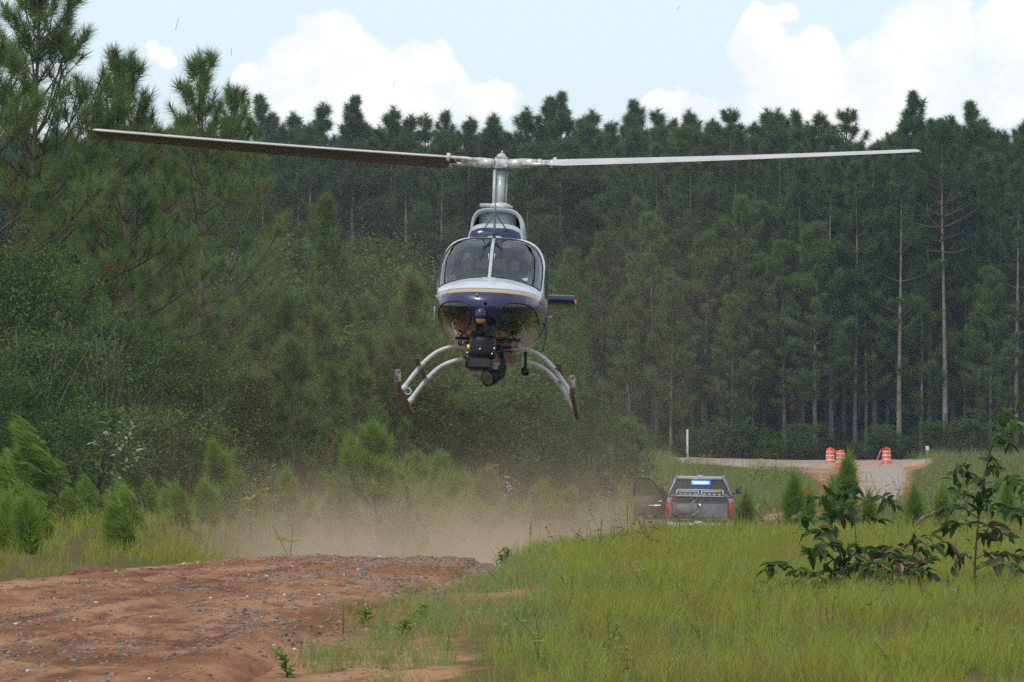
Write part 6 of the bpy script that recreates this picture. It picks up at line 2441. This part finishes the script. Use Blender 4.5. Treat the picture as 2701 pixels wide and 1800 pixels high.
# corners from rear sill round the roof to the cowl; body panels left open for the windows
def cabv(k, sg, grow=0.0):
    y, z, w = prof[k]
    return (sg * (w + grow), y, z)
g.add([cabv(2, -1), cabv(3, -1), cabv(4, -1), cabv(5, -1), cabv(2, 1), cabv(3, 1), cabv(4, 1), cabv(5, 1)],
      np.array([[0, 1, 5, 4], [1, 2, 6, 5], [2, 3, 7, 6]]))                       # roof
g.add([cabv(0, -1), cabv(1, -1), cabv(0, 1), cabv(1, 1)], np.array([[0, 2, 3, 1]]))     # back wall below the window
for sg in (-1, 1):
    g.tube(resample([cabv(1, sg, -.02), cabv(2, sg, -.02), cabv(3, sg, -.02)], 12), .034, 8)       # C pillar
    g.tube(resample([cabv(3, sg, -.01), cabv(4, sg, -.01), cabv(5, sg, -.01)], 10), .035, 8)
    g.tube([cabv(5, sg, -.02), cabv(6, sg, -.02)], .04, 8)
    g.tube([(sg * .93, 3.22, 1.36), (sg * .70, 3.22, 1.92)], .034, 8)
    if sg > 0:
        g.add([(sg * .975, 2.1, .6), (sg * .975, 4.3, .6), (sg * .95, 4.3, 1.36), (sg * .95, 2.1, 1.36)], np.array([[0, 1, 2, 3]]))
    else:
        g.add([(sg * .975, 2.1, .6), (sg * .975, 3.2, .6), (sg * .95, 3.2, 1.36), (sg * .95, 2.1, 1.36)], np.array([[0, 1, 2, 3]]))
g.tube([cabv(2, -1, -.03), cabv(2, 1, -.03)], .035, 8)
g.tube([cabv(1, -1, -.03), cabv(1, 1, -.03)], .03, 8)
g.box((0, 4.95, 1.0), (1.86, 1.5, .66), bev=.12)
cab = obj('cab', g.mesh('truck_cab', M_TRUCK), None, TR)
g = Geo()
g.add([(-.90, 2.13, 1.36), (.90, 2.13, 1.36), (.68, 2.345, 1.84), (-.68, 2.345, 1.84)], np.array([[0, 1, 2, 3]]))
obj('rear_window', g.mesh('rear_window', M_TGLASS), None, cab)
g = Geo()
g.add([(-.88, 4.24, 1.38), (.88, 4.24, 1.38), (.68, 3.66, 1.87), (-.68, 3.66, 1.87)], np.array([[0, 1, 2, 3]]))
obj('windscreen', g.mesh('truck_windscreen', M_TGLASS), None, cab)
g = Geo()
for sg in (-1, 1):
    g.box((sg * .42, 3.0, 1.05), (.52, .16, .85), rot=(R(-12), 0, 0), bev=.06)
    g.box((sg * .42, 2.92, 1.58), (.26, .10, .18), bev=.04)
g.box((0, 4.0, 1.15), (1.7, .5, .3), bev=.08)
obj('seats', g.mesh('truck_seats', M_SEAT), None, cab)
g = Geo()
g.box((0, 2.75, 1.955), (.16, .12, .03), bev=.008)
obj('roof_lamp', g.mesh('roof_lamp', M_PURPLE), None, cab)
# light bar behind the rear window
g = Geo()
g.box((0.02, 2.25, 1.765), (.54, .05, .11), bev=.02)
lb = obj('light_bar', g.mesh('light_bar', M_BLUE), None, TR)
g = Geo()
for k_ in range(6):
    g.box((.02 + (k_ - 2.5) * .068, 2.222, 1.768), (.052, .012, .045), bev=.004)
obj('light_diodes', g.mesh('light_diodes', M_BLUEW), None, lb)
# headache rack
g = Geo()
z0, z1 = 1.36, 1.56
for (xa, za, xb, zb) in ((-.70, z0, -.66, z1), (.70, z0, .66, z1), (-.66, z1, .66, z1), (-.68, z0 + .02, .68, z0 + .02), (-.05, z0, -.05, z1 - .03), (.05, z0, .05, z1 - .03), (-.62, z1 - .05, -.05, z1 - .05), (.62, z1 - .05, .05, z1 - .05)):
    g.tube([(xa, 1.98, za), (xb, 1.98, zb)], .020, 6)
for k_ in range(4):
    for sg in (-1, 1):
        g.box((sg * (.14 + k_ * .14), 1.98, z0 + .075), (.10, .03, .03), bev=.006)
obj('headache_rack', g.mesh('headache_rack', M_RACK), None, TR)
# open driver door, hinged at its front edge
DR = empty('open_door', (-.97, 4.22, .0))
DR.parent = TR
DR.rotation_euler = (0, 0, R(-66))
g = Geo()
def dpoly(pts, x0, x1, mi=0):
    p = np.array(pts, float)
    n = len(p)
    V = np.concatenate([np.stack([np.full(n, x0), p[:, 0], p[:, 1]], -1), np.stack([np.full(n, x1), p[:, 0], p[:, 1]], -1)])
    j = np.arange(n)
    g.add(V, [np.stack([j, (j + 1) % n, (j + 1) % n + n, j + n], -1), j[None, ::-1], (j + n)[None]], mi)
dpoly([(0, .60), (-1.04, .60), (-1.06, 1.30), (-.02, 1.30)], -.035, .06)
obj('panel', g.mesh('door_panel', M_DOORIN), None, DR)
g = Geo()
fr = [(-.03, 1.30), (-.12, 1.36), (-.50, 1.76), (-.62, 1.82), (-1.00, 1.84), (-1.05, 1.80), (-1.06, 1.30)]
g.tube([(.0, a_, b_) for a_, b_ in fr], .032, 6)
obj('frame', g.mesh('door_frame', M_TRUCKD), None, DR)
g = Geo()
g.add([(0, a_, b_) for a_, b_ in fr], [np.arange(7)[None]])
obj('window', g.mesh('door_window', glass_mat('door_glass', (.55, .55, .52))), None, DR)
g = Geo()
g.box((.075, -.42, 1.02), (.03, .40, .05), bev=.01)
g.box((.075, -.25, 1.14), (.03, .10, .035), bev=.008)
obj('handle', g.mesh('door_handle_inner', M_CHROME), None, DR)
for sg in (-1, 1):
    g = Geo()
    g.tube([(sg * .95, 4.05, 1.38), (sg * 1.10, 4.02, 1.44)], .025, 6)
    g.box((sg * 1.15, 4.02, 1.50), (.16, .09, .22), bev=.035)
    obj('mirror', g.mesh('side_mirror', M_TRUCKD), None, TR)

# ================================================================== traffic barrels, tape, post, sign
M_ORANGE = mat('orange_plastic', (0.62, 0.085, 0.018), .45, vary=.12, vscale=4)
M_BWHITE = mat('reflective_white', (0.46, 0.44, 0.42), .45, vary=.2, vscale=5)
M_TAPE = mat('red_tape', (0.65, 0.07, 0.09), .4)
M_POST = mat('weathered_white_post', (0.52, 0.50, 0.48), .7, vary=.25, vscale=4)


def barrel(px, py, d, label, rz):
    x = gx(px, d)
    z = float(ground(x, d)) + .06
    t = empty('traffic_barrel', (x, d, z), rz)
    tag(t, label, 'traffic barrel', 'orange barrels at the road junction')
    g = Geo()
    rr = [(.300, 0), (.300, .05), (.262, .06), (.260, .20), (.252, .205), (.250, .40), (.242, .405), (.240, .60), (.230, .605), (.226, .80), (.215, .83), (.205, .93), (.16, .955), (0, .96)]
    g.lathe(rr, (0, 0, 0), 28)
    obj('body', g.mesh('barrel_body', M_ORANGE, True), None, t)
    for (za, zb, r0, r1) in ((.27, .37, .2545, .2535), (.50, .60, .2450, .2435), (.72, .80, .2325, .2285)):
        g = Geo()
        g.lathe([(r0 - .01, za), (r0, za), (r1, zb), (r1 - .01, zb)], (0, 0, 0), 28)
        obj('white_band', g.mesh('white_band', M_BWHITE, True), None, t)
    g = Geo()
    g.box((0, 0, .985), (.20, .05, .055), bev=.02)
    obj('handle', g.mesh('barrel_handle', M_ORANGE), None, t)
    g = Geo()
    g.lathe([(.36, 0), (.37, .03), (.33, .06), (.30, .065)], (0, 0, 0), 24)
    obj('base_ring', g.mesh('base_ring', M_TYRE, True), None, t)
    return np.array([x, d, z])


B1 = barrel(2190, 1230, 268, 'orange and white traffic barrel, leftmost of the three', .2)
B2 = barrel(2217, 1235, 263, 'orange and white traffic barrel partly behind the thin young pine, the middle one', 1.1)
B3 = barrel(2338, 1230, 266, 'orange and white traffic barrel standing apart, rightmost of the three', .6)


def ribbon(pts, w, n=26):
    P = resample(pts, n)
    g = Geo()
    g.tube(P, w, 6, squash=.35)
    return g


g = ribbon([B1 + [.0, -.22, .94], B1 + [.22, -.25, .86], (B1 + B2) / 2 + [.05, -.1, .70], B2 + [-.2, -.1, .66]], .034)
tag(obj('barrier_tape', g.mesh('tape_short', M_TAPE, True)), 'short red tape hanging between the two left barrels', 'tape', 'red tape on the barrels')
mid = B2 * .45 + B3 * .55
mid[2] = float(ground(mid[0], mid[1])) + .13
g = ribbon([B2 + [.2, -.05, .40], B2 * .75 + B3 * .25 + [0, -.1, .20], mid + [0, 0, .06], B2 * .22 + B3 * .78 + [0, 0, .34], B3 + [-.30, -.15, .84], B3 + [-.05, -.24, .95], B3 + [.05, -.24, .94]], .034, 40)
tag(obj('barrier_tape', g.mesh('tape_long', M_TAPE, True)), 'long red tape sagging to the ground before the rightmost barrel', 'tape', 'red tape on the barrels')

d = 273.0
x = gx(1813, d)
zb = float(ground(x, d))
g = Geo()
g.box((0, 0, .70), (.11, .06, 1.40), bev=.012)
g.box((0, 0, 1.405), (.10, .055, .03), bev=.012)
o = obj('marker_post', g.mesh('marker_post', M_POST))
o.location = (x, d, zb - .03)
o.scale = (1, 1, (gz(1131, d) - zb) / 1.42)
tag(o, 'thin white marker post on the bank above the truck', 'post')
d = 276.0
sg_ = empty('small_sign', (gx(2446, d), d, float(ground(gx(2446, d), d))))
tag(sg_, 'small white sign on a short stake at the wood edge', 'sign')
hs = gz(1184, d) - sg_.location.z
g = Geo()
g.box((0, .03, hs / 2), (.05, .03, hs), bev=.005)
obj('stake', g.mesh('sign_stake', M_POST), None, sg_)
g = Geo()
g.box((0, 0, hs), (.19, .015, .27), bev=.004)
obj('board', g.mesh('sign_board', mat('white_sign', (.70, .74, .72), .5)), None, sg_)
g = Geo()
g.box((0, -.012, hs - .11), (.13, .006, .02))
g.box((0, -.012, hs + .07), (.12, .006, .02))
obj('faded_print', g.mesh('sign_print', mat('faded_print', (.22, .38, .32), .6)), None, sg_)
# lump of red clay pushed up beside the left verge
d = 49.0
rq = np.random.default_rng(5)
bm = bmesh.new()
bmesh.ops.create_icosphere(bm, subdivisions=4, radius=1.0)
for v_ in bm.verts:
    k_ = 1 + .45 * (float(fbm(v_.co.x * 2.1 + 5, v_.co.y * 2.1 + v_.co.z * 1.7, 4, 97)) - .5)
    v_.co = Vector((v_.co.x * .30 * k_, v_.co.y * .20 * k_, v_.co.z * .095 * k_))
me = bpy.data.meshes.new('clay_lump')
bm.to_mesh(me)
bm.free()
o = obj('clay_lump', me, mat('dark_red_clay', (0.135, 0.052, 0.026), .95, bump=.9, bscale=30, vary=.4, vscale=16))
o.location = (gx(255, d), d, float(ground(gx(255, d), d)) + .03)
tag(o, 'dark red clay lump at the foot of the left verge', 'clay lump')
# bits of straw and bark whirled up by the rotor wash
for q, (px, py, d, l, a) in enumerate([(769, 1385, 70, .05, .3), (741, 1398, 72, .03, 1.2), (1100, 1427, 66, .03, .4), (467, 62, 60, .09, 1.3), (610, 135, 58, .05, 1.5), (1040, 220, 62, .04, 1.2), (250, 330, 56, .05, .3), (1790, 20, 60, .03, .8)]):
    g = Geo()
    v = np.array([math.cos(a), .2, math.sin(a)]) * l
    g.tube([-v, v * .1 + [0, 0, l * .1], v], [.0018, .0026, .001], 5)
    o = obj('flying_straw', g.mesh('flying_straw', M_GRASS_DRY if q > 2 else M_TWIG))
    o.location = (gx(px, d), d, gz(py, d))
    tag(o, ['dark bark chip flying above the left of the dust', 'tiny chip flying left of the larger bark chip', 'dark chip flying low over the road crest', 'straw floating in the sky above the three-fingered pine', 'straw floating in the sky left of the cloud',
            'speck of straw floating before the left cloud', 'straw floating in the sky beside the slender pine', 'speck of straw floating in the sky between the clouds'][q], 'debris', 'debris in the rotor wash')
# ================================================================== air: humid haze and the dust raised by the rotor
def box_obj(name, lo, hi):
    lo, hi = np.array(lo, float), np.array(hi, float)
    g = Geo()
    g.box((lo + hi) / 2, hi - lo)
    return g


HAZE_DENSITY = 0.00020
hz = box_obj('haze', (-1600, -110, -4.6), (1600, 3100, 24.0))
o = obj('haze', hz.mesh('haze'))
m = bpy.data.materials.new('humid_air')
m.use_nodes = True
T = NT(m.node_tree)
out = T.n('ShaderNodeOutputMaterial')
v = T.n('ShaderNodeVolumePrincipled')
v.inputs['Color'].default_value = (0.76, 0.88, 1.0, 1)
v.inputs['Density'].default_value = HAZE_DENSITY
v.inputs['Anisotropy'].default_value = 0.2
T.link(v.outputs[0], out.inputs['Volume'])
m.cycles.homogeneous_volume = True
o.data.materials.append(m)
tag(o, 'faint bluish summer haze filling the whole valley air', 'haze', kind='stuff')

DLO, DHI = (-15, 62.5, -3.6), (11, 132, 8.5)
g = box_obj('dust_cloud', DLO, DHI)
o = obj('dust_cloud', g.mesh('dust_cloud'))
m = bpy.data.materials.new('clay_dust')
m.use_nodes = True
T = NT(m.node_tree)
out = T.n('ShaderNodeOutputMaterial')
v = T.n('ShaderNodeVolumePrincipled')
v.inputs['Color'].default_value = (0.94, 0.69, 0.46, 1)
v.inputs['Anisotropy'].default_value = 0.15
tc = T.n('ShaderNodeTexCoord')
sp = T.n('ShaderNodeSeparateXYZ')
T.link(tc.outputs['Object'], sp.inputs[0])
x, y, z = sp.outputs
mp = T.n('ShaderNodeMapping')
mp.inputs['Scale'].default_value = (1, .55, 1.25)
T.link(tc.outputs['Object'], mp.inputs[0])
n1 = T.noise(mp.outputs[0], .30, 5, .6, .6)
# thick low sheet rolling off the crest
zr = T.m('ADD', z, T.m('MULTIPLY', T.m('SUBTRACT', n1, .5), -2.6))          # ragged, billowing top
low = T.m('MULTIPLY', T.m('EXPONENT', T.m('MULTIPLY', T.m('ADD', zr, 1.65), -1.75)), T.smooth(zr, 1.4, -.8))
low = T.m('MINIMUM', low, 1.6)
lx = T.m('MULTIPLY', T.smooth(x, -6.2, -3.2), T.smooth(x, 4.4, -.6))
ly = T.m('MULTIPLY', T.smooth(y, 63, 68), T.smooth(y, 118, 84))
sheet = T.m('MULTIPLY', T.m('MULTIPLY', low, lx), ly)
sheet = T.m('MULTIPLY', sheet, T.smooth(n1, .25, .75, .35, 1.5))
# thin veil drifting up behind the machine
vz = T.m('MULTIPLY', T.smooth(z, 7.8, 2.0), T.smooth(z, -3.4, -1.0))
vx = T.m('MULTIPLY', T.smooth(x, -9, -2.5), T.smooth(x, 6.0, 1.5))
vy = T.m('MULTIPLY', T.smooth(y, 70, 80), T.smooth(y, 130, 105))
veil = T.m('MULTIPLY', T.m('MULTIPLY', vz, vx), vy)
veil = T.m('MULTIPLY', veil, T.smooth(n1, .38, .68))
den = T.m('ADD', T.m('MULTIPLY', sheet, .17), T.m('MULTIPLY', veil, .0036))
T.link(den, v.inputs['Density'])
T.link(v.outputs[0], out.inputs['Volume'])
o.data.materials.append(m)
tag(o, 'tan dust billowing off the road crest beneath the helicopter', 'dust', kind='stuff')
